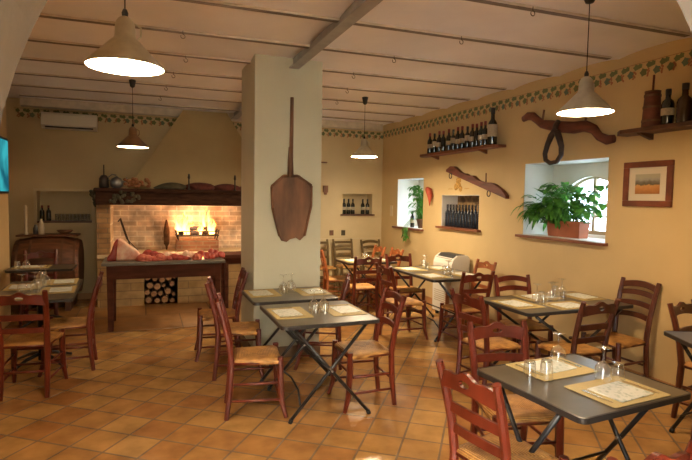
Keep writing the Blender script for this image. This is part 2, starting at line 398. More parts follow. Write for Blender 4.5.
def reveal(h, x1, mt, name, label):
    b = MB(); a, c, z0, z1 = h; t = .004; xm = (WX + x1) / 2 + .002; dx = x1 - WX - .004
    # deep thick-wall lining starting flush with the room face
    b.box((xm, a - .03 + t, (z0 + z1) / 2), (dx, .06, z1 - z0 + .12)); b.box((xm, c + .03 - t, (z0 + z1) / 2), (dx, .06, z1 - z0 + .12))
    b.box((xm, (a + c) / 2, z1 + .03 - t), (dx, c - a, .06)); b.box((xm, (a + c) / 2, z0 - .03 + t), (dx, c - a, .06))
    return struct(name, b, mt, label)
reveal(W1, 4.83, M['reveal'], 'trim_2', 'deep white plastered reveal of the window with the planter')
reveal(W2, 4.83, M['reveal'], 'trim_3', 'deep white plastered reveal of the far small window')
struct('wall_outer', arch_wall(3.4, 5.6, .9, 2.6, 4.80, 4.95, 4.52, .48, 1.55, .45, 1.33, ''), M['reveal'])
struct('wall_outer_far', arch_wall(7.1, 9.0, .9, 2.6, 4.80, 4.95, 8.02, .40, 1.55, .42, 1.25, ''), M['reveal'])

def window(name, cy, hw, zs, rise, zb, label):
    t = tag(bpy.data.objects.new(name, None)); C.objects.link(t); t.location = (4.87, cy, zb); t['kind'] = 'structure'; t['label'] = label
    H = zs - zb; n = 16
    pts = [(0, hw, 0), (0, hw, H)] + [(0, hw * math.cos(PI * i / n), H + rise * math.sin(PI * i / n)) for i in range(1, n)] + [(0, -hw, H), (0, -hw, 0)]
    b = MB(); b.tube(pts, .028, 6); b.box((0, 0, .02), (.05, 2 * hw, .05)); obj('window_frame', b, M['winframe'], t)
    b = MB(); b.box((0, 0, (H + rise) / 2), (.04, .035, H + rise)); obj('mullion', b, M['winframe'], t)
    b = MB(); b.box((0, hw * .55, (H + rise * .8) / 2), (.025, .018, H + rise * .8)); b.box((0, -hw * .55, (H + rise * .8) / 2), (.025, .018, H + rise * .8)); b.box((0, 0, H * .95), (.03, 2 * hw, .02))
    obj('glazing_bar', b, M['winframe'], t)
    b = MB(); poly = [(p[1], p[2]) for p in pts]; b.prism(poly, .004, lambda u, v, w: (.012 + w, u, v)); obj('pane', b, M['pane'], t)
window('window_1', 4.52, .48, 1.55, .45, 1.33, 'arched window behind the planter, blown out with daylight')
window('window_2', 8.02, .40, 1.55, .42, 1.25, 'arched far window in the deep white reveal')

# window sills / niche sill boards
def sill(y0, y1, z, d0, d1, label, mt='board'):
    b = MB(); b.box(((WX - d0 + WX + d1) / 2, (y0 + y1) / 2, z - .016), (d0 + d1, y1 - y0, .032), .005)
    return solo('sill_board', b, M[mt], label, 'sill')
sill(3.86, 5.20, 1.292, .06, .02, 'thin brown wooden sill board under the large window with the planter')
sill(7.56, 8.64, 1.203, .06, .02, 'thin brown wooden sill board under the small far window')
sill(5.98, 7.08, 1.292, .07, .27, 'brown wooden board under the row of niche bottles')

# niche lining in right wall
b = MB(); y0, y1, z0, z1 = NI
b.box((WX + .298, (y0 + y1) / 2, (z0 + z1) / 2), (.01, y1 - y0, z1 - z0), mi=1)
b.box((WX + .15, y0 + .004, (z0 + z1) / 2), (.29, .008, z1 - z0)); b.box((WX + .15, y1 - .004, (z0 + z1) / 2), (.29, .008, z1 - z0)); b.box((WX + .15, (y0 + y1) / 2, z1 - .004), (.29, y1 - y0, .008))
struct('trim_4', b, [M['reveal'], M['stonepic']], 'white lined wall niche with rough stone back')

# back wall with two niches
BN = (3.53, 4.15, 1.385, 1.79); LN = (-1.57, -.80, 1.24, 1.74)
mb = MB(); wall_cells(mb, 'y', BY, .28, -2.6, WX + .3, 0, 3.4, [BN, LN]); mb.box((0.9, BY + .29, 1.5), (7, .02, 3.6)); struct('wall_back', mb, M['wall_back'])
# left wall (ends at a pier) and recess behind it
mb = MB(); mb.box((LX - .1, 3.2, 1.7), (.2, 9.3, 3.4)); struct('wall_left', mb, M['wall'])
mb = MB(); mb.box((LX - .55, 8.5, 1.7), (.1, 2.0, 3.4)); mb.box((LX - .35, 7.8, 1.7), (.5, .1, 3.4)); struct('wall_recess', mb, M['wall_back'])
# arch wall at the camera
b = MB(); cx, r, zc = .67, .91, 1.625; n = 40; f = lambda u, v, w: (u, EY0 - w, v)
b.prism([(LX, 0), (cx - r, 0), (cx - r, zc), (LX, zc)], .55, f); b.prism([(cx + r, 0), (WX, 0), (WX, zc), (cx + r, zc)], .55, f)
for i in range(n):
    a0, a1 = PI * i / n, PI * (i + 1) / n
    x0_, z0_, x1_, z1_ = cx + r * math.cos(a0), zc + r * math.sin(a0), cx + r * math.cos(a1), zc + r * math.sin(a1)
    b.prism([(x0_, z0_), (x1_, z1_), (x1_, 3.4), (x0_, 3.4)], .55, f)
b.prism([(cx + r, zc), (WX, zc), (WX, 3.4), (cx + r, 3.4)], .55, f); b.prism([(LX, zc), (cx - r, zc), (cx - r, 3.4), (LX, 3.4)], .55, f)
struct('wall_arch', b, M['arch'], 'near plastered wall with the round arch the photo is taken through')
# entrance room behind the arch
mb = MB(); mb.box((1.3, -3.15, 1.7), (6.6, .1, 3.4)); struct('wall_front', mb, M['column'])
# column
b = MB(); b.box((1.40, 5.63, 1.65), (.72, .76, 3.3), .006); struct('wall_column', b, M['column'])
b = MB()
for q, d in (((1.40, 5.243, .06), (.74, .014, .12)), ((1.40, 6.017, .06), (.74, .014, .12)), ((1.033, 5.63, .06), (.014, .76, .12)), ((1.767, 5.63, .06), (.014, .76, .12))): b.box(q, d)
struct('baseboard_column', b, M['skirt_dark'])
b = MB(); b.box((WX - .007, 5.1, .05), (.014, 8.2, .10)); struct('baseboard_right', b, M['base'])
b = MB(); b.box((3.35, BY - .007, .05), (2.0, .014, .10)); b.box((-1.2, BY - .007, .05), (1.0, .014, .10)); struct('baseboard_back', b, M['base'])
# painted dado strip on back wall
b = MB(); b.box((3.3, BY - .005, .925), (2.1, .01, .018)); struct('trim_5', b, M['panel'])

# ceiling: shallow vaults between steel joists
js = [ZJ and 3.05 + .78 * k for k in range(-8, 8)]
b = MB(); n = 8
for k in range(len(js)):
    ya = js[k]; yb = js[k + 1] if k + 1 < len(js) else BY + .3
    for i in range(n):
        t0, t1 = i / n, (i + 1) / n
        z0_ = ZJ + .012 + .030 * math.sin(PI * t0) ** .7; z1_ = ZJ + .012 + .030 * math.sin(PI * t1) ** .7
        p0, p1 = ya + (yb - ya) * t0, ya + (yb - ya) * t1
        SK = .03; b.add([(LX - .6, p0 + SK * 6.5, z0_), (WX + .1, p0, z0_), (WX + .1, p1, z1_), (LX - .6, p1 + SK * 6.5, z1_)], [(0, 1, 2, 3)], 0, True)
b.box((1.3, 3.0, 3.42), (WX - LX + 1.2, 13, .04)); struct('ceiling', b, M['ceil'])
for k, y in enumerate(js):
    if y < 1.1: continue
    L_ = WX - LX - .12; b = MB(); ym = y + SK * (WX + .1 - 1.27); rj = (0, 0, -SK)
    b.box((1.28, ym, ZJ + .004), (L_, .045, .014), rot=rj); b.box((1.28, ym - .029, ZJ + .008), (L_, .014, .014), rot=rj, mi=1)
    struct('trim_%d' % (10 + k), b, [M['joist'], M['joist_side']], 'slim steel ceiling joist')
b = MB(); b.box((1.27, BY - .07, ZJ - .02), (WX - LX, .14, .12)); struct('trim_6', b, M['joist_side'], 'grey band where the vaults meet the back wall')

# steel I beam, two visible lengths either side of the column
def ibeam(y0, y1, label):
    b = MB(); L = y1 - y0; x = 1.445; ym = (y0 + y1) / 2
    b.box((x, ym, 3.036), (.105, L, .012), .002); b.box((x, ym, 3.204), (.105, L, .012), .002); b.box((x, ym, 3.12), (.016, L, .16))
    solo('steel_beam', b, M['beam'], label, 'beam')
ibeam(1.0, 5.25, 'grey steel I-beam running overhead into the front of the white column')
ibeam(6.01, BY, 'grey steel I-beam running from behind the column to the back wall')

# ceiling hooks
hk = [(.31, 4.67), (.39, 5.47), (.31, 6.24), (.26, 7.02), (.21, 7.8), (2.28, 4.61), (2.17, 5.39), (2.4, 6.17), (2.55, 6.95), (2.61, 3.05), (2.53, 3.83)]
b = MB(); b.tube([(0, 0, 0), (0, 0, -.03)], .003, 6); b.tube([(.018 * math.sin(a), 0, -.048 + .018 * math.cos(a)) for a in [i * PI / 6 for i in range(11)]], .003, 6)
me = b.mesh('ceiling_hook', M['iron'])
for i, (x, y) in enumerate(hk):
    tag(obj('ceiling_hook', me, None, None, (x, y, ZJ)), 'small iron hook hanging from a ceiling joist, %s row, number %d from the camera' % (('left', i + 1) if i < 5 else ('right', {9: 1, 10: 2}.get(i, i - 2))), 'hook', 'hooks under the ceiling joists')

# painted grape vine frieze
def frieze(length, name, f, skip=lambda s: False):
    b = MB(); rr = random.Random(3); k = 0
    def poly(c, pts, mi):
        b.add([f(c[0] + p[0], c[1] + p[1], .003 + .0005 * mi) for p in pts], [list(range(len(pts)))], mi)
    s = .05
    def leaf(c, r, mi):
        pts = []
        for i in range(15):
            a = 2 * PI * i / 15 + rr.random() * .1; rad = r * (1 if i % 3 == 0 else .76)
            pts.append((rad * math.cos(a), rad * math.sin(a)))
        poly(c, pts, mi)
    while s < length:
        if not skip(s):
            z = rr.uniform(-.008, .008)
            leaf((s, -.035 + z), .034, 1); leaf((s + .055, -.095 + z), .042, 2 if k % 2 else 1)
            leaf((s + .095, -.03), .028, 1)
            for q in range(7):
                leaf((s + .012 + rr.uniform(-.018, .018), -.075 - q * .010), .012, 3)
        s += .135; k += 1
    segs = [x * .27 for x in range(int(length / .27) + 1)]
    for a in segs:
        e = min(a + .27, length)
        if skip(a) or skip(e): continue
        b.add([f(a, -.001, .002), f(e, -.001, .002), f(e, -.007, .002), f(a, -.007, .002)], [(0, 1, 2, 3)], 0)
    return struct(name, b, [M['paint_line'], M['paint_green'], M['paint_teal'], M['paint_red']], 'painted frieze of green vine leaves and grapes along the wall top')
frieze(BY - 1.05, 'trim_7', lambda u, v, w: (WX - w, 1.02 + u, 3.02 + v))
frieze(WX + 1.9, 'trim_8', lambda u, v, w: (-1.85 + u, BY - w, 3.00 + v))

# ------------------------------------------------------------------ chairs
def chair_proto(kind, wood, h=.91, rails=3):
    k = h / .91; pr = []
    def add(n, b, m, ch=None): pr.append((n, b.mesh(n, m), (0, 0, 0), ch or []))
    W = M[wood]
    zz = [0, .2, .44, .6, .78, h]
    yy = [-.222, -.198, -.185, -.205, -.248, -.288]
    xx = [.172, .17, .17, .175, .182, .187]
    for sx in (-1, 1):
        b = MB(); b.tube([(sx * x, y, z * (k if z not in (0, h) else 1)) for x, y, z in zip(xx, yy, zz)], [.019, .023, .025, .024, .023, .020], 8, smooth=False); add('back_post', b, W)
        b = MB(); b.tube([(sx * .212, .228, 0), (sx * .200, .196, .12), (sx * .194, .184, .3), (sx * .192, .182, .475)], [.017, .022, .026, .024], 8, smooth=False); add('leg', b, W)
    yb = lambda z: -.185 - .103 * max(0, (z / k - .44) / .47) ** 1.35
    bow = lambda x: -.022 * (1 - (x / .18) ** 2)
    if kind == 'arched':
        xs = [-.18 + .36 * i / 24 for i in range(25)]
        top = lambda x: (.868 + .026 * math.exp(-(x / .065) ** 2) + .010 * math.cos(x / .18 * PI * 1.5) ** 2) * k
        bot = lambda x: (.785 + .022 * (1 - (x / .18) ** 2)) * k
        y = lambda x: yb(.84 * k) + bow(x)
        b = MB(); hw = .034; hc = lambda x: .018 * math.sqrt(max(0, 1 - (x / hw) ** 2)) * k; zc = .850 * k
        L = [x for x in xs if x < -hw] + [-hw]; R = [hw] + [x for x in xs if x > hw]; Cx = [-hw + 2 * hw * i / 10 for i in range(11)]
        b.strip(L, bot, top, y, .02); b.strip(R, bot, top, y, .02); b.strip(Cx, bot, lambda x: zc - hc(x), y, .02); b.strip(Cx, lambda x: zc + hc(x) * .8, top, y, .02)
        add('top_rail', b, W)
        levels = [(.655, .05), (.545, .045)]
    elif kind == 'ladder':
        xs = [-.18 + .36 * i / 12 for i in range(13)]
        arch = lambda x: .028 * (1 - (x / .18) ** 2)
        b = MB(); b.strip(xs, lambda x: (.825 + arch(x)) * k, lambda x: (.878 + arch(x)) * k, lambda x: yb(.85 * k) + bow(x), .018); add('top_rail', b, W)
        levels = [(.735, .05), (.615, .05)] if rails == 3 else [(.765, .045), (.675, .045), (.575, .045)]
    else:
        xs = [-.18 + .36 * i / 8 for i in range(9)]
        b = MB(); b.strip(xs, lambda x: .83 * k, lambda x: .875 * k, lambda x: yb(.85 * k) + bow(x) * .6, .018); add('top_rail', b, W)
        levels = [(.70, .04), (.575, .04)]
    for z, hh in levels:
        arch = (lambda x: .018 * (1 - (x / .18) ** 2)) if kind == 'ladder' else (lambda x: .006 * (1 - (x / .18) ** 2))
        b = MB(); b.strip([-.175 + .35 * i / 10 for i in range(11)], lambda x: (z + arch(x)) * k, lambda x: (z + hh + arch(x)) * k, lambda x: yb(z * k) + bow(x) * .9, .016); add('cross_rail', b, W)
    # frame round the rush, stretchers
    b = MB()
    fr = [(-.192, .182), (.192, .182), (.17, -.185), (-.17, -.185)]
    for i in range(4):
        a, c = fr[i], fr[(i + 1) % 4]; b.tube([(a[0], a[1], .432), (c[0], c[1], .432)], .013, 8)
    add('seat_frame', b, W)
    b = MB(); n = 14; vs = []; fs = []
    for i in range(n + 1):
        v = -1 + 2 * i / n
        for j in range(n + 1):
            u = -1 + 2 * j / n; hwid = .194 + .018 * v
            e = max(abs(u), abs(v)); z = .468 - .020 * max(0, e - .82) / .18 - .012 * (1 - e) + (-.004 if abs(abs(u) - abs(v)) < .08 else 0)
            vs.append((u * hwid, .0 + v * .193, z))
    N = (n + 1) ** 2
    for i in range(n):
        for j in range(n): a = i * (n + 1) + j; fs.append((a, a + 1, a + n + 2, a + n + 1))
    rim = [j for j in range(n + 1)] + [(i + 1) * (n + 1) - 1 for i in range(1, n + 1)] + [n * (n + 1) + j for j in range(n - 1, -1, -1)] + [i * (n + 1) for i in range(n - 1, 0, -1)]
    for q in rim: vs.append((vs[q][0] * .985, vs[q][1] * .985, .420))
    m2 = len(rim)
    for q in range(m2): fs.append((rim[q], rim[(q + 1) % m2], N + (q + 1) % m2, N + q))
    fs.append([N + q for q in range(m2)]); b.add(vs, fs, 0, True); add('seat', b, M['rush'])
    S = [((-.197, .19, .17), (.197, .19, .17)), ((-.194, .185, .31), (.194, .185, .31)), ((-.17, -.2, .22), (.17, -.2, .22))]
    for sx in (-1, 1):
        S += [((sx * .171, -.20, .14), (sx * .198, .195, .14)), ((sx * .17, -.192, .27), (sx * .195, .187, .27))]
    for a, c in S:
        b = MB(); m_ = [(a[i] + c[i]) / 2 for i in range(3)]; b.tube([a, m_, c], [.009, .011, .009], 8); add('stretcher', b, W)
    return pr
CP = {('arched', 'chair'): chair_proto('arched', 'chair'), ('ladder', 'chair'): chair_proto('ladder', 'chair'), ('arched', 'chair_orange'): chair_proto('arched', 'chair_orange'),
      ('arched', 'chair_dark'): chair_proto('arched', 'chair_dark'),
      ('ladder', 'chair_dark'): chair_proto('ladder', 'chair_dark', .98, 4), ('plain', 'chair_olive'): chair_proto('plain', 'chair_olive', .93), ('ladder', 'chair_olive'): chair_proto('ladder', 'chair_olive', .92)}
GCH = 'rush seated dining chairs round the tables'
def chair(x, y, rd, label, kind='arched', wood='chair'):
    t = thing('dining_chair', label, 'chair', (x, y, 0), math.radians(rd), GCH); inst(CP[(kind, wood)], t); return t
chair(1.66, 2.01, -81, 'nearest red-brown rush chair, back towards us, left end of the nearest dark table')
chair(2.085, 2.47, 166, 'red-brown rush chair on the far side of the nearest table, facing us')
chair(1.52, 1.41, 0, 'chair whose arched top rail just shows at the bottom edge below the nearest table')
chair(3.26, 1.84, 92, 'chair at the right end of the nearest table, one leg showing at the right edge')
chair(.81, 4.02, -98, 'red-brown rush chair left of the centre table, nearest of the left-hand chairs')
chair(.83, 4.90, -100, 'red-brown rush chair left of the table that stands against the column')
chair(.72, 5.58, 86, 'red-brown chair turned away leftwards beside the column')
chair(1.70, 3.91, 88, 'red-brown ladder-back rush chair at the right side of the centre table', 'ladder')
chair(1.66, 4.93, 68, 'red-brown chair right of the table against the column, half hidden by the centre table')
chair(2.85, 3.73, -84, 'red-brown arched rush chair at the left end of the four-place window table')
chair(3.60, 4.17, 168, 'dark ladder-back chair behind the four-place table, against the wall under the window', 'ladder')
chair(3.42, 3.36, 1, 'dark arched chair on the near side of the four-place table, back towards us', 'arched', 'chair_dark')
chair(4.04, 3.45, 90, 'tall dark ladder-back chair by the right wall at the right end of the four-place table', 'ladder', 'chair_dark')
chair(4.12, 2.58, 190, 'dark chair tucked behind the corner table cut by the right edge', 'arched', 'chair_dark')
chair(3.47, 5.03, -4, 'red-brown arched chair on the near side of the table beside the white floor unit')
chair(3.92, 5.62, 90, 'orange-brown arched chair between the white floor unit and the right wall table', 'arched', 'chair_orange')
chair(2.96, 5.59, -88, 'red-brown chair at the left side of the table beside the white floor unit')
chair(3.40, 6.36, 176, 'red-brown arched chair behind the table beside the white floor unit', 'arched')
chair(2.87, 6.72, -2, 'red-brown arched chair with bright rush seat, back to us, at the far table')
chair(2.82, 7.52, -102, 'narrow-looking orange-brown chair just right of the column, seen from its side', 'arched', 'chair_orange')
chair(3.42, 7.86, 90, 'orange-brown arched chair at the right side of the far table, farther of two twins', 'arched', 'chair_orange')
chair(3.50, 7.38, 90, 'orange-brown arched chair at the right side of the far table, nearer of two twins', 'arched', 'chair_orange')
chair(3.49, 8.80, 181, 'tall olive-brown chair against the back wall, middle one of three', 'plain', 'chair_olive')
chair(4.02, 8.70, 181, 'tall olive-brown curved-slat chair against the back wall, nearest the corner', 'ladder', 'chair_olive')
chair(3.00, 8.75, 184, 'tall olive-brown chair against the back wall half hidden by the column', 'plain', 'chair_olive')
chair(-.92, 5.05, -6, 'dark red chair at the near end of the left-hand table, back to us', 'arched')
chair(-.70, 5.60, 91, 'red-brown chair at the right side of the left-hand table, seen edge on', 'arched')
chair(-1.33, 7.90, 186, 'reddish chair between the small left table and the wooden barrel', 'arched')

# ------------------------------------------------------------------ tables
def rrect(w, d, r, n=5):
    p = []
    for cx_, cy_, a in ((w / 2 - r, d / 2 - r, 0), (-w / 2 + r, d / 2 - r, PI / 2), (-w / 2 + r, -d / 2 + r, PI), (w / 2 - r, -d / 2 + r, 1.5 * PI)):
        for i in range(n + 1): p.append((cx_ + r * math.cos(a + i * PI / 2 / n), cy_ + r * math.sin(a + i * PI / 2 / n)))
    return p
TZ = .755
def table(x, y, w, d, rd, label, leg='x', top='laminate', hz=TZ, swap=False):
    S_ = (lambda p: [(q[1], q[0], q[2]) for q in p]) if swap else (lambda p: p)
    t = thing('bistro_table', label, 'table', (x, y, 0), math.radians(rd), 'dark folding bistro tables')
    b = MB(); b.prism(rrect(w - .012, d - .012, .035), .024, lambda u, v, s: (u, v, hz - .026 + s)); to = obj('tabletop', b, M[top], t)
    b = MB(); o = rrect(w, d, .04); i_ = rrect(w - .016, d - .016, .034); n = len(o); vs = []
    for p in o: vs += [(p[0], p[1], hz - .028), (p[0], p[1], hz - .001)]
    for p in i_: vs += [(p[0], p[1], hz - .028), (p[0], p[1], hz + .001)]
    fs = []
    for k in range(n):
        k2 = (k + 1) % n
        fs += [(2 * k, 2 * k2, 2 * k2 + 1, 2 * k + 1), (2 * n + 2 * k, 2 * n + 2 * k + 1, 2 * n + 2 * k2 + 1, 2 * n + 2 * k2), (2 * k + 1, 2 * k2 + 1, 2 * n + 2 * k2 + 1, 2 * n + 2 * k + 1), (2 * k, 2 * n + 2 * k, 2 * n + 2 * k2, 2 * k2)]
    b.add(vs, fs); obj('edge_trim', b, M['edge'], to)
    if leg == 'x':
        hw = (d if swap else w) / 2 - (.12 if swap else .08); fy = (w if swap else d) / 2 - .04; a = .0135
        for sy in (-1, 1):
            for sx in (-1, 1):
                b = MB(); yo = sy * (fy + (.013 if sx > 0 else -.013))
                b.tube(S_([(sx * hw, yo, a), (0, yo, hz * .5), (-sx * (hw - .03), yo, hz - .04)]), a, 8)
                l = obj('leg', b, M['tube'], t)
                b = MB(); b.tube(S_([(sx * hw, yo, 0), (sx * (hw - .012), yo, .03)]), .017, 8); obj('rubber_foot', b, M['black'], l)
            b = MB(); b.tube(S_([(0, sy * fy - .03, hz * .5), (0, sy * fy + .03, hz * .5)]), .009, 8); obj('bolt', b, M['bolt'], t)
        for z, xk in ((hz - .04, hw - .05), (hz - .04, -(hw - .05)), (.25, hw * .36)):
            b = MB(); b.tube(S_([(xk, -fy, z), (xk, fy, z)]), .009, 8); obj('crossbar', b, M['tube'], t)
        b = MB(); b.tube(S_([(-hw * .75, -fy * .95, .13), (-hw * .68, -fy * .6, .20), (-hw * .66, 0, .22), (-hw * .68, fy * .6, .20), (-hw * .75, fy * .95, .13)]), .008, 8); obj('spreader', b, M['tube'], t)
    else:
        b = MB(); b.lathe([(.03, .05), (.03, hz - .04), (.10, hz - .03)], 14); obj('pedestal', b, M['tube'], t)
        for k in range(4):
            a = PI / 4 + k * PI / 2; b = MB(); b.tube([(0, 0, .12), (.15 * math.cos(a), .15 * math.sin(a), .09), (.34 * math.cos(a), .34 * math.sin(a), .014)], [.02, .018, .013], 8); obj('foot', b, M['tube'], t)
    return t
TA = table(2.14, 2.045, .79, .73, 4, 'nearest dark square-cornered table at lower right, set for two', 'x', swap=True)
TB = table(1.325, 4.02, .80, .82, 0, 'dark folding table in the centre in front of the column, set for two')
TC = table(1.31, 4.86, .82, .66, 0, 'dark table pushed against the column behind the centre table, set for two')
TD = table(3.62, 3.79, 1.24, .74, 0, 'long dark table by the right wall below the plant window, set for four')
TE = table(3.56, 5.82, .82, 1.22, 0, 'long table in front of the white floor unit, set for four')
TF = table(3.16, 7.22, .80, .62, 0, 'far table behind the bright rush-seated chair, near the tall chairs')
TG = table(-.97, 5.78, .68, 1.22, 2, 'long dark table by the left edge, set for four', 'ped')
TH = table(-1.23, 7.52, .74, .50, 0, 'small table at far left in front of the barrel', 'ped')
TI = table(3.75, 2.23, .66, .66, -25, 'dark table with bluish sheen in its top colour cut off by the right edge', 'x', 'laminate_blue_sheen')

# ------------------------------------------------------------------ place settings
b = MB(); b.prism(rrect(.41, .30, .012, 2), .0025, lambda u, v, w: (u, v, w)); ME_mat = b.mesh('placemat', M['matw'])
b = MB(); b.prism(rrect(.25, .19, .006, 2), .004, lambda u, v, w: (u, v, w)); ME_nap = b.mesh('napkin', M['paper'])
def fork_mesh():
    b = MB(); b.prism([(-.004, 0), (.004, 0), (.006, .09), (.003, .12), (.011, .14), (-.011, .14), (-.003, .12), (-.006, .09)], .002, lambda u, v, w: (u, v - .095, w + .001))
    for k in (-9, -3, 3, 9): b.box((k * .001, .06, .002), (.003, .032, .002))
    return b.mesh('fork', M['steel'])
def knife_mesh():
    b = MB(); b.prism([(-.006, 0), (.006, 0), (.006, .09), (.010, .11), (.008, .19), (-.002, .21), (-.005, .10)], .002, lambda u, v, w: (u, v - .105, w + .001)); return b.mesh('knife', M['steel'])
ME_fork, ME_knife = fork_mesh(), knife_mesh()
def glass_proto():
    pr = []
    b = MB(); b.lathe([(.034, .001), (.041, .022), (.044, .05), (.039, .08), (.020, .102), (.006, .110)], 20, caps=False); pr.append(('bowl', b.mesh('bowl', M['glass']), (0, 0, 0), []))
    b = MB(); b.lathe([(.006, .110), (.005, .14), (.006, .172)], 10, caps=False); pr.append(('stem', b.mesh('stem', M['glass']), (0, 0, 0), []))
    b = MB(); b.lathe([(.006, .172), (.02, .177), (.036, .179), (.036, .182), (.004, .182), (0, .182)], 20, caps=False); pr.append(('foot', b.mesh('foot', M['glass']), (0, 0, 0), []))
    return pr
GP = glass_proto()
b = MB(); b.lathe([(.037, .001), (.034, .04), (.029, .092), (.027, .100), (.025, .098), (.024, .088), (0, .086)], 18, caps=False); b.lathe([(0, .100), (.027, .100)], 18, caps=False); ME_tum = b.mesh('tumbler', M['glass'])
def setting(T, x, y, rd, tdesc, sdesc, tumb=True, tx=None, nap=True, wg=None):
    """x,y in table coordinates; rd: direction the diner looks (0 = +y)"""
    a = T.rotation_euler.z; cx_, cy_ = T.location.x, T.location.y; R = math.radians(rd)
    def W(u, v):
        X = x + u * math.cos(R) - v * math.sin(R); Y = y + u * math.sin(R) + v * math.cos(R)
        return (cx_ + X * math.cos(a) - Y * math.sin(a), cy_ + X * math.sin(a) + Y * math.cos(a))
    rz = a + R; z = TZ + .001
    w = '%s setting of the %s' % (sdesc, tdesc)
    def put(n, me, u, v, zz, lab, cat, g, dr=0):
        p = W(u, v); return tag(obj(n, me, None, None, (p[0], p[1], zz), (0, 0, rz + dr)), lab + ', ' + w, cat, g)
    put('placemat', ME_mat, 0, 0, z, 'yellow woven placemat', 'placemat', 'straw placemats')
    if nap: put('paper_napkin', ME_nap, 0, -.02, z + .0035, 'printed white paper napkin', 'napkin', 'printed paper napkins', .05)
    put('fork', ME_fork, -.165, -.01, z + .0035, 'steel fork', 'fork', 'forks on the placemats'); put('knife', ME_knife, .155, -.01, z + .0035, 'steel knife', 'knife', 'knives on the placemats')
    p = W(*(wg or (.03, .20))); g = thing('wine_glass', 'upturned wine glass, ' + w, 'glass', (p[0], p[1], z if (wg and abs(wg[1]) > .16) or not wg else z + .0045), 0, 'upturned wine glasses'); inst(GP, g)
    if tumb:
        put('tumbler', ME_tum, *(tx or (.13, .185)), z if not tx or tx[1] > .17 else z + .0045, 'upturned tumbler', 'glass', 'upturned tumblers')
dA = 'nearest table'; setting(TA, .05, -.19, 0, dA, 'near right', True, (.12, .085), True, (.045, .115)); setting(TA, .02, .20, 180, dA, 'far left', True, (.165, .12), True, (-.085, -.03))
b2 = obj('tumbler', ME_tum, None, None, (1.90, 2.14, TZ + .001)); tag(b2, 'extra upturned tumbler beside another at the far left setting of the nearest table', 'glass', 'upturned tumblers')
dB = 'centre table'; setting(TB, -.23, .02, -90, dB, 'left'); setting(TB, .23, .0, 90, dB, 'right', True, (-.1, .19), True, (-.02, .18))
dC = 'table against the column'; setting(TC, -.24, .10, -90, dC, 'left'); setting(TC, .25, .05, 90, dC, 'right')
dD = 'long window table'; setting(TD, -.43, .0, -90, dD, 'left end'); setting(TD, -.02, -.19, 0, dD, 'near middle'); setting(TD, .0, .20, 180, dD, 'far middle'); setting(TD, .44, .12, 90, dD, 'right end')
dE = 'table by the white floor unit'; setting(TE, -.22, -.30, -90, dE, 'near left'); setting(TE, .22, -.28, 90, dE, 'near right'); setting(TE, -.2, .32, -90, dE, 'far left'); setting(TE, .22, .3, 90, dE, 'far right')
dG = 'long left-hand table'; setting(TG, -.15, -.4, 0, dG, 'near end'); setting(TG, .17, -.1, 90, dG, 'right near'); setting(TG, -.17, .2, -90, dG, 'left far'); setting(TG, .15, .42, 90, dG, 'right far')
dH = 'small table by the barrel'; setting(TH, -.12, .05, 180, dH, 'left'); 
dF = 'far table by the tall chairs'; setting(TF, -.2, 0, -90, dF, 'left'); setting(TF, .2, 0, 90, dF, 'right')

# ------------------------------------------------------------------ pendant lamps
shade = [(.190, 0), (.189, .010), (.176, .024), (.153, .047), (.124, .077), (.098, .104), (.079, .125), (.065, .138), (.054, .147), (.050, .165), (.048, .205), (.043, .230), (.030, .248), (.012, .258)]
def lamp(x, y, z, label, mt, bulb='bulb', ch=.13):
    t = thing('pendant_lamp', label, 'lamp', (x, y, z), 0, 'bell shaped pendant lamps')
    b = MB(); b.lathe(shade, 36, caps=False); b.lathe([(r_ - .004, q + .001) for r_, q in shade[:-1]], 36, caps=False); b.lathe([(.186, .001), (.190, 0)], 36, caps=False); s = obj('lamp_shade', b, M[mt], t)
    b = MB(); b.tube([(.056, 0, .145), (.074, 0, .165), (.074, 0, .21), (.044, 0, .226)], .005, 6); obj('bracket', b, M[mt], s)
    b = MB(); b.lathe([(.185, .004), (.10, .003), (0, .003)], 36, caps=False); obj('diffuser', b, M[bulb], t)
    b = MB(); b.lathe([(.014, .258), (.016, .275), (.010, .292), (.004, .296)], 12); obj('cord_grip', b, M['black'], t)
    b = MB(); b.tube([(0, 0, .29), (0, 0, ZJ - z + .05)], .0035, 6); obj('cord', b, M['cord'], t)
    b = MB(); zt = ZJ - z + .06; b.lathe([(.006, zt - ch), (.028, zt - ch * .88), (.045, zt - ch * .2), (.048, zt)], 16); obj('canopy', b, M['black'], t)
lamp(-.088, 2.90, 2.345, 'large greenish aluminium pendant lamp hanging at upper left, nearest of all', 'lamp_al')
lamp(-.135, 7.03, 2.295, 'small bronze-toned pendant lamp hanging before the fireplace hood', 'lamp_br', 'bulb_dim')
lamp(2.92, 6.80, 2.295, 'small aluminium pendant lamp hanging to the right of the column', 'lamp_al', 'bulb_far')
lamp(2.945, 2.86, 2.34, 'aluminium pendant lamp hanging before the right wall and the ox yoke', 'lamp_al', ch=.055)

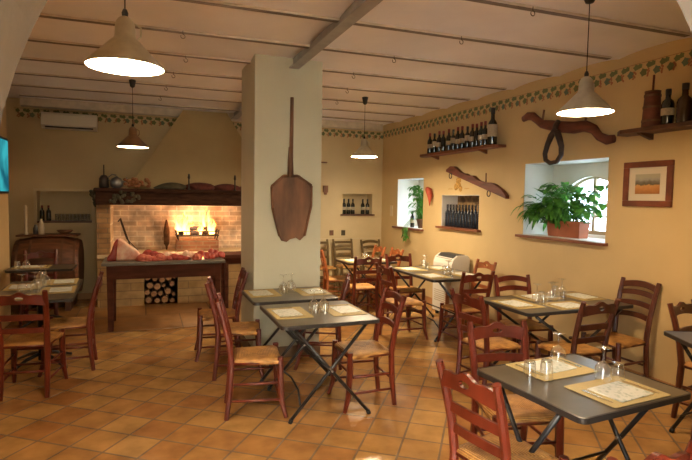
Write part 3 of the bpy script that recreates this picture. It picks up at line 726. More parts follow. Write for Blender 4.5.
# ------------------------------------------------------------------ wine bottles
def bottle_proto(h=.30, r=.037, glass='bottle', lab=True, cap='capsule', neck=.36, lh=(.27, .47)):
    pr = []; k = h / .30
    pf = [(r * .93, 0), (r, .008 * k), (r, h * (1 - neck) * .92), (r * .85, h * (1 - neck) + .01 * k), (r * .42, h * (1 - neck * .72)), (r * .37, h * .93), (r * .42, h * .94), (r * .42, h)]
    b = MB(); b.lathe(pf, 16); body = b.mesh('wine_bottle', M[glass]); ch = []
    b = MB(); b.lathe([(r * .45, h * .84), (r * .47, h * .95), (r * .47, h + .002), (0, h + .003)], 12, caps=False); ch.append(('capsule', b.mesh('capsule', M[cap]), (0, 0, 0), []))
    if lab:
        b = MB(); b.lathe([(r * 1.03, h * lh[0]), (r * 1.03, h * lh[1])], 14, caps=False, a0=PI * .55, a1=PI * 1.75); ch.append(('bottle_label', b.mesh('bottle_label', M['label']), (0, 0, 0), []))
    return body, ch
def bottle(pr, x, y, z, label, group, rz=0):
    o = obj('wine_bottle', pr[0], None, None, (x, y, z), (0, 0, rz)); tag(o, label, 'bottle', group); inst(pr[1], o)
BPl = bottle_proto(.33, .040); BPn = bottle_proto(.32, .040, lab=False); BPs = bottle_proto(.31, .038, lh=(.35, .6), cap='capsule_b'); BPm = bottle_proto(.48, .062, cap='capsule_b', lh=(.22, .55), neck=.42); BPb = bottle_proto(.34, .037, 'bottle_blue', False, 'capsule_b', lh=(.3, .5)); BPk = bottle_proto(.29, .038, cap='capsule_b')
BPbig = bottle_proto(.31, .050, 'bottle', True, 'capsule_b'); BPbr = bottle_proto(.33, .060, 'bottle_brown', False, 'capsule_b', neck=.42)
# high shelf
def shelf(y0, y1, z, d, label, mt='board', br=()):
    t = thing('wall_shelf', label, 'shelf', (WX, (y0 + y1) / 2, z)); L = y1 - y0
    b = MB(); b.prism([(-L / 2, -d * .55), (-L / 2 + .12, -d), (L / 2 - .12, -d), (L / 2, -d * .55), (L / 2, 0), (-L / 2, 0)], .035, lambda u, v, w: (v, u, w - .035)); obj('shelf_board', b, M[mt], t)
    for q in br:
        b = MB(); b.prism([(0, -.035), (-d * .7, -.035), (-d * .6, -.05), (0, -.09)], .04, lambda u, v, w: (u, q + w, v)); obj('shelf_bracket', b, M[mt], t)
shelf(5.50, 7.52, 2.43, .20, 'long brown shelf high on the right wall carrying the row of wine bottles', 'board', (-.62, .62))
shelf(2.30, 3.70, 2.375, .24, 'dark shelf at upper right carrying the wooden churn', 'darkboard', (.42,))
ys = [7.34, 7.20, 7.06, 6.94, 6.79, 6.67, 6.55, 6.44, 6.31, 6.19, 6.09, 5.99, 5.90]
ordn = ['first', 'second', 'third', 'fourth', 'fifth', 'sixth', 'seventh', 'eighth', 'ninth', 'tenth', 'eleventh', 'twelfth', 'thirteenth']
for i, y in enumerate(ys):
    pr = BPn if i in (3, 10) else (BPs if i in (1, 5, 8) else BPl)
    bottle(pr, 4.255, y - .09, 2.431, 'dark wine bottle on the high shelf, %s from the left%s' % (ordn[i], '' if pr is not BPn else ', without a label'), 'wine bottles on the high shelf', math.radians(random.uniform(-20, 20)))
bottle(BPm, 4.25, 5.65, 2.431, 'oversized magnum wine bottle at the right end of the high shelf', 'wine bottles on the high shelf')
# niche bottles
for i in range(11):
    bottle(BPb, 4.43, 6.95 - i * .0815, 1.293, 'blue-black wine bottle in the right wall niche, %s from the left' % ordn[i], 'wine bottles packed in the wall niche', .2)
# back wall niche
b = MB(); b.box(((BN[0] + BN[1]) / 2, BY + .27, (BN[2] + BN[3]) / 2), (BN[1] - BN[0], .02, BN[3] - BN[2])); struct('trim_9', b, M['wall_back'])
b = MB(); b.box(((BN[0] + BN[1]) / 2, BY + .09, BN[2] - .0), (BN[1] - BN[0] + .0, .26, .03), .004); b.box(((BN[0] + BN[1]) / 2, BY - .02, BN[2]), (BN[1] - BN[0] + .08, .04, .03)); solo('niche_shelf', b, M['darkboard'], 'dark board at the foot of the back wall bottle niche', 'shelf')
for i, x in enumerate((3.585, 3.68, 3.77, 3.98, 4.08)):
    bottle(BPk, x, BY + .07, BN[2] + .016, 'dark labelled bottle in the back wall niche, %s from the left' % ordn[i], 'bottles in the back wall niche', .9)
# bottle in far window
bottle(BPk, 4.47, 8.16, 1.205, 'single dark wine bottle standing on the far window sill beside the plant', None, 0)
# shelf R : churn and bottles
t = thing('butter_churn', 'wooden staved butter churn with plunger on the upper right shelf', 'churn', (4.22, 3.34, 2.376)); t.scale = (.92, .92, .93)
b = MB(); b.lathe([(.088, 0), (.086, .02), (.068, .33), (.062, .335)], 20); obj('churn_body', b, M['redwood'], t)
for z, r_ in ((.05, .0845), (.18, .0775), (.29, .0715)):
    b = MB(); b.lathe([(r_ + .004, z), (r_ + .003, z + .022)], 20, caps=False); obj('hoop', b, M['oldwood'], t)
b = MB(); b.lathe([(.068, .33), (.071, .345), (.02, .352)], 20); obj('lid', b, M['oldwood'], t)
b = MB(); b.tube([(0, 0, .34), (.005, 0, .50)], .010, 8); obj('plunger', b, M['redwood'], t)
bottle(BPbig, 4.22, 3.19, 2.376, 'fat dark bottle with cream label right beside the churn', 'bottles beside the churn')
bottle(BPbr, 4.22, 3.04, 2.376, 'bulbous brown unlabelled bottle on the churn shelf', 'bottles beside the churn')
bottle(BPbig, 4.22, 2.89, 2.376, 'dark labelled bottle on the churn shelf at the right frame edge', 'bottles beside the churn')

# ------------------------------------------------------------------ picture, yoke, harness, emblem, horn
t = thing('framed_picture', 'landscape print in a red-brown wooden frame on the right wall', 'picture', (WX, 3.45, 1.88))
b = MB(); w_, h_, fw = .50, .42, .055
for c_, d_ in (((-.014, 0, h_ / 2 - fw / 2), (.028, w_, fw)), ((-.014, 0, -h_ / 2 + fw / 2), (.028, w_, fw)), ((-.014, w_ / 2 - fw / 2, 0), (.028, fw, h_ - 2 * fw)), ((-.014, -w_ / 2 + fw / 2, 0), (.028, fw, h_ - 2 * fw))): b.box(c_, d_, .006)
obj('picture_frame', b, M['frame'], t)
b = MB(); b.box((-.006, 0, 0), (.008, w_ - 2 * fw, h_ - 2 * fw)); obj('passepartout', b, M['passe'], t)
b = MB(); b.box((-.0115, 0, .0), (.003, .25, .185)); obj('print', b, M['print'], t)

t = thing('ox_yoke', 'old carved wooden ox yoke mounted above the window', 'yoke', (WX - .055, 4.55, 2.5))
b = MB(); cl = [(5.13, 2.70), (5.05, 2.725), (4.96, 2.71), (4.88, 2.655), (4.80, 2.60), (4.65, 2.565), (4.50, 2.53), (4.32, 2.50), (4.17, 2.50), (4.05, 2.45), (3.98, 2.37), (3.88, 2.325), (3.80, 2.33)]
b.tube([(0, y - 4.55, z - 2.5) for y, z in cl], [.035, .048, .05, .045, .05, .06, .065, .065, .06, .05, .045, .048, .04], 12, flat=.7); obj('yoke_bar', b, M['redwood'], t)
for y_, z_ in ((4.80, 2.60), (4.17, 2.50)):
    b = MB(); b.tube([(0, y_ - 4.55, z_ - 2.5 + .03), (0, y_ - 4.57, z_ - 2.5 + .16)], .012, 8); obj('peg', b, M['oldwood'], t)
t = thing('leather_collar', 'dark looped leather collar hanging from the yoke above the window', 'collar', (WX - .15, 4.50, 2.12))
pts = [(0, .0, .36), (0, .05, .31), (0, .10, .22), (0, .135, .12), (0, .12, .05), (0, .05, .01), (0, -.05, .02), (0, -.11, .09), (0, -.11, .18), (0, -.075, .27), (0, -.04, .34)]
b = MB(); b.tube(pts, [.034, .034, .03, .027, .025, .025, .025, .027, .03, .034, .036], 10, closed=True); obj('loop', b, M['leather'], t)
b = MB(); b.tube([(0, 0, .34), (.02, .01, .42), (.06, .01, .47)], .03, 8); obj('strap', b, M['leather'], t)

t = thing('harness_rail', 'slanting humped wooden harness rail above the bottle niche', 'rail', (WX - .035, 6.1, 1.975))
b = MB(); L0, L1 = -.70, .72; xs = [L0 + (L1 - L0) * i / 40 for i in range(41)]
base_ = lambda u: u * .285; hump = lambda u: .075 + .05 * math.exp(-((u - .52) / .13) ** 2) + .045 * math.exp(-((u + .42) / .17) ** 2) + .035 * math.exp(-((u - .04) / .08) ** 2) + .02 * math.exp(-((u - .22) / .05) ** 2) - .05 * max(0, (abs(u) - .62) / .1)
vs = []; fs = []
for i, u in enumerate(xs): lo, hi = base_(u) - .045, base_(u) - .045 + hump(u); vs += [(-.03, u, lo), (.03, u, lo), (.03, u, hi), (-.03, u, hi)]
for i in range(40):
    o = 4 * i
    for j in range(4): fs.append((o + j, o + (j + 1) % 4, o + 4 + (j + 1) % 4, o + 4 + j))
fs += [(3, 2, 1, 0), (160, 161, 162, 163)]; b.add(vs, fs); obj('rail_board', b, M['redwood'], t)
for u in (.58, -.36):
    b = MB(); b.tube([(-.035, u + .035 * math.cos(a), base_(u) - .075 + .04 * math.sin(a)) for a in [i * 2 * PI / 12 for i in range(12)]], .007, 6, closed=True); obj('ring', b, M['iron'], t)
b = MB(); b.tube([(-.01, -.26, -.02), (-.02, -.27, .10)], .01, 6); obj('peg', b, M['oldwood'], t)

b = MB(); rr = random.Random(5)
for k in range(16):
    a = rr.uniform(0, 6.28); q = rr.uniform(0, .10); c_ = (q * math.cos(a), q * math.sin(a) * .9); r_ = rr.uniform(.03, .05); b.lathe([(r_, 0), (r_ * .7, .004), (0, .005)], 10, (0, c_[0], c_[1]), R=Matrix.Rotation(-PI / 2, 3, 'Y'))
b.prism([(-.02, .09), (.0, .12), (.03, .10), (.01, .06)], .004, lambda u, v, w: (-w, u, v))
solo('wall_emblem', b, M['ochre_paint'], 'small ochre grape-like emblem on the wall above the bottle niche', 'emblem', (WX - .001, 6.56, 1.92))
b = MB()
for q, s_ in ((.17, 1), (-.17, -1)):
    for k in range(5): b.box((0, q + s_ * k * .024, -.03 + .004 * (k % 2)), (.003, .016, .013))
solo('faint_lettering', b, M['ochre_paint'], 'faint illegible marks either side of the ochre emblem', 'lettering', (WX - .002, 6.56, 1.90))

b = MB(); R_ = Matrix.Identity(3)
b.tube([(0, .10, .18), (0, .03, .15), (0, -.01, .05), (0, -.02, -.06), (0, -.015, -.18)], [.055, .075, .06, .035, .008], 12); solo('dried_pepper_bunch', b, M['red_horn'], 'red tapering hanging cornet on the wall right of the far window', 'decoration', (WX - .06, 7.30, 1.74))
b = MB(); b.box((0, 0, 0), (.012, .10, .20), .003); solo('wall_plate', b, M['panel'], 'narrow pale plate on the right wall left of the far window', 'plate', (WX - .006, 8.78, 1.48))
b = MB(); b.box((0, 0, 0), (.08, .012, .10), .003); me = b.mesh('wall_socket', M['oldwood'])
tag(obj('wall_socket', me, None, None, (3.31, BY - .006, 1.04)), 'dark little socket plate on the back wall, left of two', 'socket')
b = MB(); b.box((0, 0, 0), (.08, .012, .10), .003); tag(obj('wall_socket', b, M['olivecloth'], None, (3.55, BY - .006, 1.04)), 'olive little socket plate on the back wall, right of two', 'socket')
b = MB(); b.box((0, -.05, 0), (.08, .1, .13), .01); b.box((0, -.06, -.08), (.05, .05, .05), .01); solo('wall_ornament', b, M['oldwood'], 'small dark ornament on the back wall just right of the column', 'ornament', (3.16, BY, 1.87))
b = MB(); b.box((0, -.12, 0), (.36, .04, .025), .005); b.box((-.1, -.06, 0), (.03, .12, .03)); solo('wall_bracket', b, M['oldwood'], 'thin dark rod bracket high on the back wall just right of the column', 'bracket', (2.98, BY, 2.36))

# ------------------------------------------------------------------ plants
def leaf_on(b, base, d, L, w, droop, mi=0, n=6):
    d = Vector(d).normalized(); side = d.cross(Vector((0, 0, 1)))
    if side.length < .1: side = Vector((1, 0, 0))
    side.normalize(); vs = []; fs = []; p = Vector(base)
    for i in range(n + 1):
        t = i / n; ww = w * math.sin(PI * min(1, t * .92 + .06)) ** .8
        dd = (d + Vector((0, 0, -droop * t))).normalized(); up = side.cross(dd) * ww * .18
        vs += [p - side * ww + up, p, p + side * ww + up]; p = p + dd * (L / n)
    for i in range(n):
        o = i * 3; fs += [(o, o + 1, o + 4, o + 3), (o + 1, o + 2, o + 5, o + 4)]
    b.add(vs, fs, mi, True)
def plant(mbf, mbs, base, n, spread, height, L, w, seed, droop=1.6, dirx=1):
    rr = random.Random(seed)
    for i in range(n):
        a = rr.uniform(0, 2 * PI); q = rr.uniform(.15, 1); hh = height * rr.uniform(.2, 1)
        tip = Vector((min(.17, base[0] + spread[0] * q * math.cos(a)), base[1] + spread[1] * q * math.sin(a), base[2] + hh))
        b0 = Vector((base[0] + rr.uniform(-.04, .04), base[1] + rr.uniform(-.2, .2) * (spread[1] / .4), base[2]))
        mid = (b0 + tip) / 2 + Vector((0, 0, hh * .25))
        mbs.tube([b0, mid, tip], .0035, 5)
        for k in range(2):
            a2 = a + rr.uniform(-1.1, 1.1); el = rr.uniform(-.1, .8)
            leaf_on(mbf, tip, (math.cos(a2) * (.2 if tip.x > .08 and math.cos(a2) > 0 else 1), math.sin(a2), el), L * rr.uniform(.7, 1.2), w * rr.uniform(.7, 1.2), rr.uniform(.6, 1.4) * droop)
t = thing('potted_plant', 'bushy green plant in a terracotta planter on the large window sill', 'plant', (4.57, 4.62, 1.295))
b = MB(); o1 = [(-.075, -.25), (.075, -.25), (.075, .25), (-.075, .25)]
vs = [(x_ * .85, y_ * .95, 0) for x_, y_ in o1] + [(x_, y_, .155) for x_, y_ in o1] + [(x_ * 1.12, y_ * 1.04, .155) for x_, y_ in o1] + [(x_ * 1.12, y_ * 1.04, .185) for x_, y_ in o1] + [(x_ * .9, y_ * .97, .185) for x_, y_ in o1] + [(x_ * .9, y_ * .97, .165) for x_, y_ in o1]
fs = [(3, 2, 1, 0)] + [(4 * l + i, 4 * l + (i + 1) % 4, 4 * l + 4 + (i + 1) % 4, 4 * l + 4 + i) for l in range(5) for i in range(4)] + [(20, 21, 22, 23)]
b.add(vs, fs); obj('planter', b, M['terracotta'], t)
bf, bs = MB(), MB()
plant(bf, bs, (-.02, -.02, .17), 95, (.19, .58), .42, .18, .044, 11, 1.4)
plant(bf, bs, (-.08, .20, .15), 60, (.22, .32), .24, .23, .030, 12, 2.6)
obj('foliage', bf, M['leaf'], t); obj('stem', bs, M['leaf'], t)
for o_ in bpy.data.objects:
    if o_.name == 'dried_pepper_bunch': o_.scale = (.75, .75, .75)
t = thing('potted_plant', 'trailing green plant on the small far window sill, stems hanging below it', 'plant', (4.50, 7.88, 1.205))
b = MB(); b.lathe([(.06, 0), (.085, .13), (.092, .13), (.092, .16), (.08, .16), (.078, .14), (0, .14)], 18); obj('flower_pot', b, M['oldwood'], t)
bf, bs = MB(), MB(); plant(bf, bs, (0, .04, .14), 80, (.2, .26), .58, .16, .032, 21, 1.6)
rr = random.Random(9)
for k in range(5):
    y_ = .10 + .035 * k; bs.tube([(0, .02, .15), (-.12, y_ * .7, .16), (-.215, y_, .02), (-.225, y_, -.14 - .03 * (k % 3))], .003, 5)
    for q in range(5): leaf_on(bf, (-.225, y_, .0 - q * .045), (rr.uniform(-.4, 0), rr.uniform(-1, 1), -.6), .09, .014, 1.2)
obj('foliage', bf, M['leaf2'], t); obj('stem', bs, M['leaf2'], t)

# ------------------------------------------------------------------ floor unit by right wall
t = thing('portable_air_unit', 'white floor-standing air unit with black top grille by the right wall', 'appliance', (4.19, 6.44, 0))
b = MB(); poly = [(-.15, .06), (.15, .06), (.15, .86), (.11, .91), (-.05, .91), (-.12, .86), (-.15, .78)]
b.prism(poly, .50, lambda u, v, w: (u, w - .25, v)); obj('body', b, M['white'], t)
b = MB(); b.prism([(-.125, .855), (-.045, .918), (.09, .918), (.09, .905), (-.04, .905), (-.12, .845)], .42, lambda u, v, w: (u, w - .21, v)); obj('top_grille', b, M['grille'], t)
b = MB()
for k in range(6): b.box((-.151, 0, .22 + .03 * k), (.006, .40, .012))
obj('front_louvre', b, M['label'], t)
for sx in (-1, 1):
    for sy in (-1, 1):
        b = MB(); b.lathe([(.025, 0), (.03, .03), (.02, .06)], 10, (sx * .10, sy * .19, 0)); obj('castor', b, M['black'], t)
# wall AC
t = thing('wall_air_conditioner', 'white wall-mounted air conditioner over the left niche', 'air conditioner', (-1.08, BY, 2.70))
b = MB(); b.prism([(0, 0), (-.15, .0), (-.20, .05), (-.20, .20), (-.17, .24), (0, .24)], .76, lambda u, v, w: (w - .38, u, v)); obj('body', b, M['white'], t)
b = MB(); b.box((0, -.185, .018), (.66, .02, .02)); obj('air_flap', b, M['grille'], t)

# ------------------------------------------------------------------ grain shovel on the column
t = thing('wooden_peel', 'long-handled dark wooden grain shovel hanging on the white column', 'shovel', (1.42, 5.245, 1.25))
out = [(-.215, .56), (-.09, .67), (.07, .675), (.225, .58), (.222, .36), (.15, .05), (.10, .0), (.055, .03), (-.01, .015), (-.045, -.015), (-.10, .0), (-.125, .05), (-.205, .34)]
b = MB(); f2 = lambda u, v, w: (u, -.02 - w, v)
b.prism(out, .018, f2); obj('blade', b, M['oldwood'], t)
b = MB(); n = len(out)
for (a, c) in ((0, 1), (1, 2), (2, 3), (3, 4), (4, 5), (11, 12), (12, 0)):
    b.tube([(out[a][0] * .965, -.040, out[a][1]), (out[c][0] * .965, -.040, out[c][1])], .015, 6)
obj('rim', b, M['oldwood'], t)
b = MB(); b.tube([(-.01, -.035, .66), (-.012, -.035, .85), (-.008, -.03, .97)], [.033, .028, .024], 8); b.tube([(-.004, -.03, .85), (.0, -.03, 1.48)], [.021, .019], 8); obj('handle', b, M['oldwood'], t)

# ------------------------------------------------------------------ fireplace
FY = 8.42; FX0, FX1 = -.67, 2.45; OX0, OX1 = -.49, 2.27; HZ = .80; MZ0, MZ1 = 1.55, 1.79
t = thing('fireplace', 'large brick open-hearth fireplace with dark wooden mantel and plaster hood', 'fireplace', (.9, FY, 0))
def L(x, y, z): return (x - .9, y - FY, z)
b = MB(); NX0, NX1, NZ = -.02, .47, .50
for x0_, x1_, z0_, z1_ in ((FX0, NX0, 0, HZ - .05), (NX1, FX1, 0, HZ - .05), (NX0, NX1, NZ, HZ - .05)):
    b.box(L((x0_ + x1_) / 2, FY + .39, (z0_ + z1_) / 2), (x1_ - x0_, .78, z1_ - z0_))
b.box(L((NX0 + NX1) / 2, FY + .70, NZ / 2), (NX1 - NX0, .1, NZ)); obj('hearth_base', b, M['stone'], t)
b = MB(); b.box(L((NX0 + NX1) / 2, FY + .64, NZ / 2), (NX1 - NX0 - .01, .01, NZ - .01)); obj('niche_back', b, M['niche_dark'], t)
b = MB(); b.box(L((FX0 + FX1) / 2, FY + .37, HZ - .025), (FX1 - FX0, .82, .05), .006); obj('hearth_slab', b, M['panel'], t)
b = MB(); b.box(L(.80, FY + .40, HZ + .09), (.66, .34, .18)); obj('brick_plinth', b, M['emberbrick'], t)
for x0_, x1_ in ((FX0, OX0), (OX1, FX1)):
    b = MB(); b.box(L((x0_ + x1_) / 2, FY + .39, (HZ + MZ0) / 2), (x1_ - x0_, .78, MZ0 - HZ)); obj('brick_pier', b, M['brick'], t)
b = MB(); b.box(L((OX0 + OX1) / 2, FY + .74, (HZ + MZ0) / 2 + .1), (OX1 - OX0, .06, MZ0 - HZ + .2)); obj('fireback', b, M['firebrick'], t)
for xs_ in (OX0 + .005, OX1 - .005): b = MB(); b.box(L(xs_, FY + .39, (HZ + MZ0) / 2), (.01, .70, MZ0 - HZ)); obj('firebox_side', b, M['firebrick_s'], t)
b = MB(); b.box(L((FX0 + FX1) / 2, FY - .04, (MZ0 + MZ1) / 2), (FX1 - FX0, .22, MZ1 - MZ0), .012); b.box(L((FX0 + FX1) / 2, FY + .1, MZ1 - .02), (FX1 - FX0 + .02, .60, .05), .008); obj('mantel', b, M['mantelwood'], t)
b = MB(); b.box(L((FX0 + FX1) / 2, FY + .43, MZ1 - .05), (FX1 - FX0, .70, .06)); obj('smoke_shelf', b, M['niche_dark'], t)
# hood: tapered plaster volume
b = MB(); zt = ZJ + .02; by = BY + .02
lo = [(FX0 + .42, FY + .18), (FX1 - .42, FY + .18), (FX1 - .42, by), (FX0 + .42, by)]; hi_ = [(.60, FY + .62), (1.32, FY + .62), (1.32, by), (.60, by)]
b.add([L(x_, y_, MZ1) for x_, y_ in lo] + [L(x_, y_, zt) for x_, y_ in hi_], [(0, 1, 5, 4), (1, 2, 6, 5), (2, 3, 7, 6), (3, 0, 4, 7), (4, 5, 6, 7), (3, 2, 1, 0)]); obj('hood', b, M['hood'], t)

# firewood in the niche
rr = random.Random(4); k = 0
spots = []
cand = [(.065, .07, .062), (.19, .055, .05), (.30, .07, .065), (.41, .05, .045), (.04, .19, .05), (.14, .165, .055), (.235, .17, .045), (.345, .20, .06), (.43, .15, .035), (.08, .30, .055), (.19, .28, .058), (.28, .29, .032), (.41, .31, .05), (.05, .42, .05), (.155, .40, .046), (.26, .385, .055), (.36, .41, .05), (.44, .41, .028), (.325, .125, .02)]
spots = [(x_ - .02, z_ + .004, r_) for x_, z_, r_ in cand]
for (x_, z_, r_) in spots:
    o = thing('firewood_log', 'split log stacked in the niche below the fireplace', 'log', (x_, FY + .02 + rr.uniform(0, .03), z_), 0, 'logs stacked in the fireplace niche')
    poly = [(r_ * math.cos(a) * rr.uniform(.85, 1.05), r_ * math.sin(a) * rr.uniform(.8, 1.05)) for a in [i * 2 * PI / 7 for i in range(7)]]
    b = MB(); b.prism(poly, .45, lambda u, v, w: (u, w + .004, v)); obj('bark', b, M['log'], o)
    b = MB(); b.prism([(u * .8, v * .8) for u, v in poly], .004, lambda u, v, w: (u, w, v)); obj('cut_end', b, M['logend'], o)

# fire basket, logs, flames
t = thing('fire_basket', 'iron fire basket standing on the hearth under the flames', 'grate', (.80, 8.80, HZ + .182))
b = MB()
for s_ in (-1, 1):
    b.tube([(-.34, s_ * .13, .07), (.34, s_ * .13, .07)], .010, 6); b.tube([(-.34, s_ * .13, .14), (.34, s_ * .13, .14)], .007, 6)
    for e in (-1, 1): b.tube([(e * .30, s_ * .13, 0), (e * .34, s_ * .13, .17)], .010, 6)
for k in range(14): b.tube([(-.32 + k * .049, -.14, .07), (-.32 + k * .049, .14, .07)], .006, 6)
for e in (-1, 1): b.tube([(e * .34, -.13, .15), (e * .34, .13, .15)], .008, 6)
obj('frame', b, M['iron'], t)
for k, (x_, y_, z_, a) in enumerate(((-.10, -.06, .295, .15), (.12, .05, .295, -.2), (.0, 0, .36, .4))):
    b = MB(); b.tube([(-.2, 0, 0), (-.05, .01, .005), (.2, 0, 0)], [.03, .036, .03], 9)
    solo('burning_log', b, M['char'], 'charred burning log in the fire basket, %s' % ('front', 'rear', 'top')[k], 'log', (.80 + x_, 8.80 + y_, HZ + z_), (0, 0, a), 'burning logs')
fm = bpy.data.materials.new('flame'); fm.use_nodes = True; nt = fm.node_tree; nt.nodes.clear()
tc = nt.nodes.new('ShaderNodeTexCoord'); sp = nt.nodes.new('ShaderNodeSeparateXYZ'); nt.links.new(tc.outputs['Generated'], sp.inputs[0])
r = nt.nodes.new('ShaderNodeValToRGB'); e = r.color_ramp.elements; e[0].position = 0; e[0].color = (1, .50, .14, 1); e[1].position = 1; e[1].color = (.9, .12, .01, 1); q = e.new(.5); q.color = (1, .36, .07, 1)
nt.links.new(sp.outputs['Z'], r.inputs['Fac'])
em = nt.nodes.new('ShaderNodeEmission'); em.inputs['Strength'].default_value = 6; nt.links.new(r.outputs['Color'], em.inputs['Color'])
tr = nt.nodes.new('ShaderNodeBsdfTransparent'); mx = nt.nodes.new('ShaderNodeMixShader')
lw = nt.nodes.new('ShaderNodeLayerWeight'); lw.inputs['Blend'].default_value = .35; nt.links.new(lw.outputs['Facing'], mx.inputs[0])
out_ = nt.nodes.new('ShaderNodeOutputMaterial'); nt.links.new(em.outputs[0], mx.inputs[1]); nt.links.new(tr.outputs[0], mx.inputs[2]); nt.links.new(mx.outputs[0], out_.inputs['Surface'])
fire = thing('fire', 'bright orange flames rising from the fire basket', 'fire', (.80, 8.80, HZ + .27)); rr = random.Random(8)
for k in range(22):
    x_ = rr.choice((-.17, .16)) + rr.uniform(-.14, .14); y_ = rr.uniform(-.09, .09); h_ = rr.uniform(.18, .50) * (1 - abs(abs(x_) - .15) * 1.6); w_ = rr.uniform(.02, .045); ph = rr.uniform(0, 6)
    b = MB(); b.tube([(x_ + .022 * math.sin(ph + 5 * q / 9) * q / 9 * 2, y_, h_ * q / 9) for q in range(10)], [w_ * max(.03, math.sin(PI * min(1, .25 + .75 * (q / 9))) ** .8) for q in range(10)], 8); obj('flame', b, fm, fire)
# fire tools against fireback
b = MB(); b.tube([(-.12, -.0, .52), (.02, -.18, .10), (.05, -.22, .012)], .009, 6); b.tube([(-.13, 0, .50), (-.03, -.14, .2), (.14, -.22, .012)], .007, 6); b.tube([(-.12, -.01, .52), (-.16, 0, .46)], .008, 6)
solo('fire_tongs', b, M['iron'], 'iron fire tongs leaning against the left fireback', 'tongs', (-.25, 9.08, HZ))
b = MB(); b.lathe([(.012, 0), (.02, .06), (.045, .1), (.05, .3), (.03, .42), (.012, .5)], 12, (0, 0, 0)); solo('clay_flue_pot', b, M['log'], 'dark upright soot-stained pot at the back of the hearth left of the fire', 'pot', (.33, 9.02, HZ + .001))

# mantel ornaments
zt = MZ1 + .006; my = 8.36
t = thing('lantern', 'dark little lantern at the left end of the mantel', 'lantern', (-.56, my, zt))
b = MB(); b.lathe([(.06, 0), (.07, .02), (.065, .14), (.04, .18), (.02, .19)], 12); obj('body', b, M['iron'], t); b = MB(); b.tube([(0, 0, .18), (0, 0, .34)], .008, 6); obj('spike', b, M['iron'], t)
t = thing('pewter_kettle', 'round grey pewter kettle on the left of the mantel', 'kettle', (-.39, my - .02, zt))
b = MB(); b.lathe([(.05, 0), (.085, .03), (.095, .09), (.07, .14), (.03, .16), (.01, .175), (0, .178)], 18); obj('body', b, M['pot'], t)
b = MB(); b.tube([(.08, 0, .09), (.13, 0, .12), (.14, 0, .16)], [.018, .012, .010], 8); obj('spout', b, M['pot'], t)
b = MB(); b.tube([(-.08, 0, .1), (-.13, 0, .14), (-.06, 0, .2), (0, 0, .19)], .008, 6); obj('handle', b, M['pot'], t)
b = MB(); rr = random.Random(2)
for k in range(38): b.blob((rr.uniform(-.17, .17), rr.uniform(-.05, .05), rr.uniform(.03, .15)), (.03, .03, .025), k, .2, n=6)
solo('dried_flower_bunch', b, M['dried'], 'bunch of orange-brown dried flowers on the left of the mantel', 'flowers', (-.11, my, zt))
b = MB()
for k in range(22): b.blob((rr.uniform(-.2, .2), rr.uniform(-.03, .03), rr.uniform(-.13, .02)), (.03, .02, .028), k + 50, .2, n=6)
solo('hanging_garland', b, M['olivecloth'], 'dark garland hanging over the front of the left mantel end', 'garland', (-.28, FY - .19, 1.72))
for k, (x_, m_, w_, h_, lab) in enumerate(((.38, 'olivecloth', .17, .11, 'olive-grey sack lying on the mantel, leftmost of the bundles'), (.80, 'burgundy', .20, .12, 'dark red bundle on the mantel, second from the left'), (1.20, 'burgundy', .17, .11, 'dark red bundle on the mantel, third from the left'), (1.58, 'oldwood', .16, .10, 'dark brown bundle on the mantel just left of the column'))):
    b = MB(); b.blob((0, 0, h_ * .25), (w_ * 1.15, .09, h_ * .72), 70 + k, .22, flatb=True); b.blob((w_ * .7, .02, h_ * .2), (w_ * .6, .08, h_ * .55), 80 + k, .25, flatb=True); solo('cloth_bundle', b, M[m_], lab, 'bundle', (x_, my, zt + .0), group='bundles on the mantel')
for x_, lab in ((.63, 'left'), (1.33, 'right')):
    b = MB(); b.lathe([(.03, 0), (.012, .02), (.01, .16), (.02, .18), (.012, .24)], 10); solo('candlestick', b, M['iron'], 'small dark candlestick between the mantel bundles, %s one' % lab, 'candlestick', (x_, my - .10, zt))

# prep table
t = thing('butcher_table', 'dark wooden serving table laden with raw meat in front of the fireplace', 'table', (.24, 7.20, 0))
b = MB(); b.box((0, 0, .845), (1.48, .72, .035), .005); obj('tabletop', b, M['zinc_top'], t)
b = MB(); b.box((0, -.31, .74), (1.36, .03, .17)); b.box((0, .31, .74), (1.36, .03, .17)); b.box((-.67, 0, .74), (.03, .6, .17)); b.box((.67, 0, .74), (.03, .6, .17)); obj('apron', b, M['tablewood'], t)
for sx in (-1, 1):
    for sy in (-1, 1): b = MB(); b.tube([(sx * .645, sy * .29, 0), (sx * .645, sy * .29, .83)], [.042, .058], 4, smooth=False); obj('leg', b, M['tablewood'], t)
t = thing('side_table', 'dark wooden side table between the meat table and the column', 'table', (1.42, 7.62, 0))
b = MB(); b.box((0, 0, .845), (.82, .5, .05), .005); obj('tabletop', b, M['tablewood'], t)
for q in (-.2, .2): b = MB(); b.box((0, q, .78), (.70, .03, .09)); obj('apron', b, M['tablewood'], t)
for sx in (-1, 1):
    for sy in (-1, 1): b = MB(); b.tube([(sx * .34, sy * .19, 0), (sx * .34, sy * .19, .82)], .035, 4, smooth=False); obj('leg', b, M['tablewood'], t)

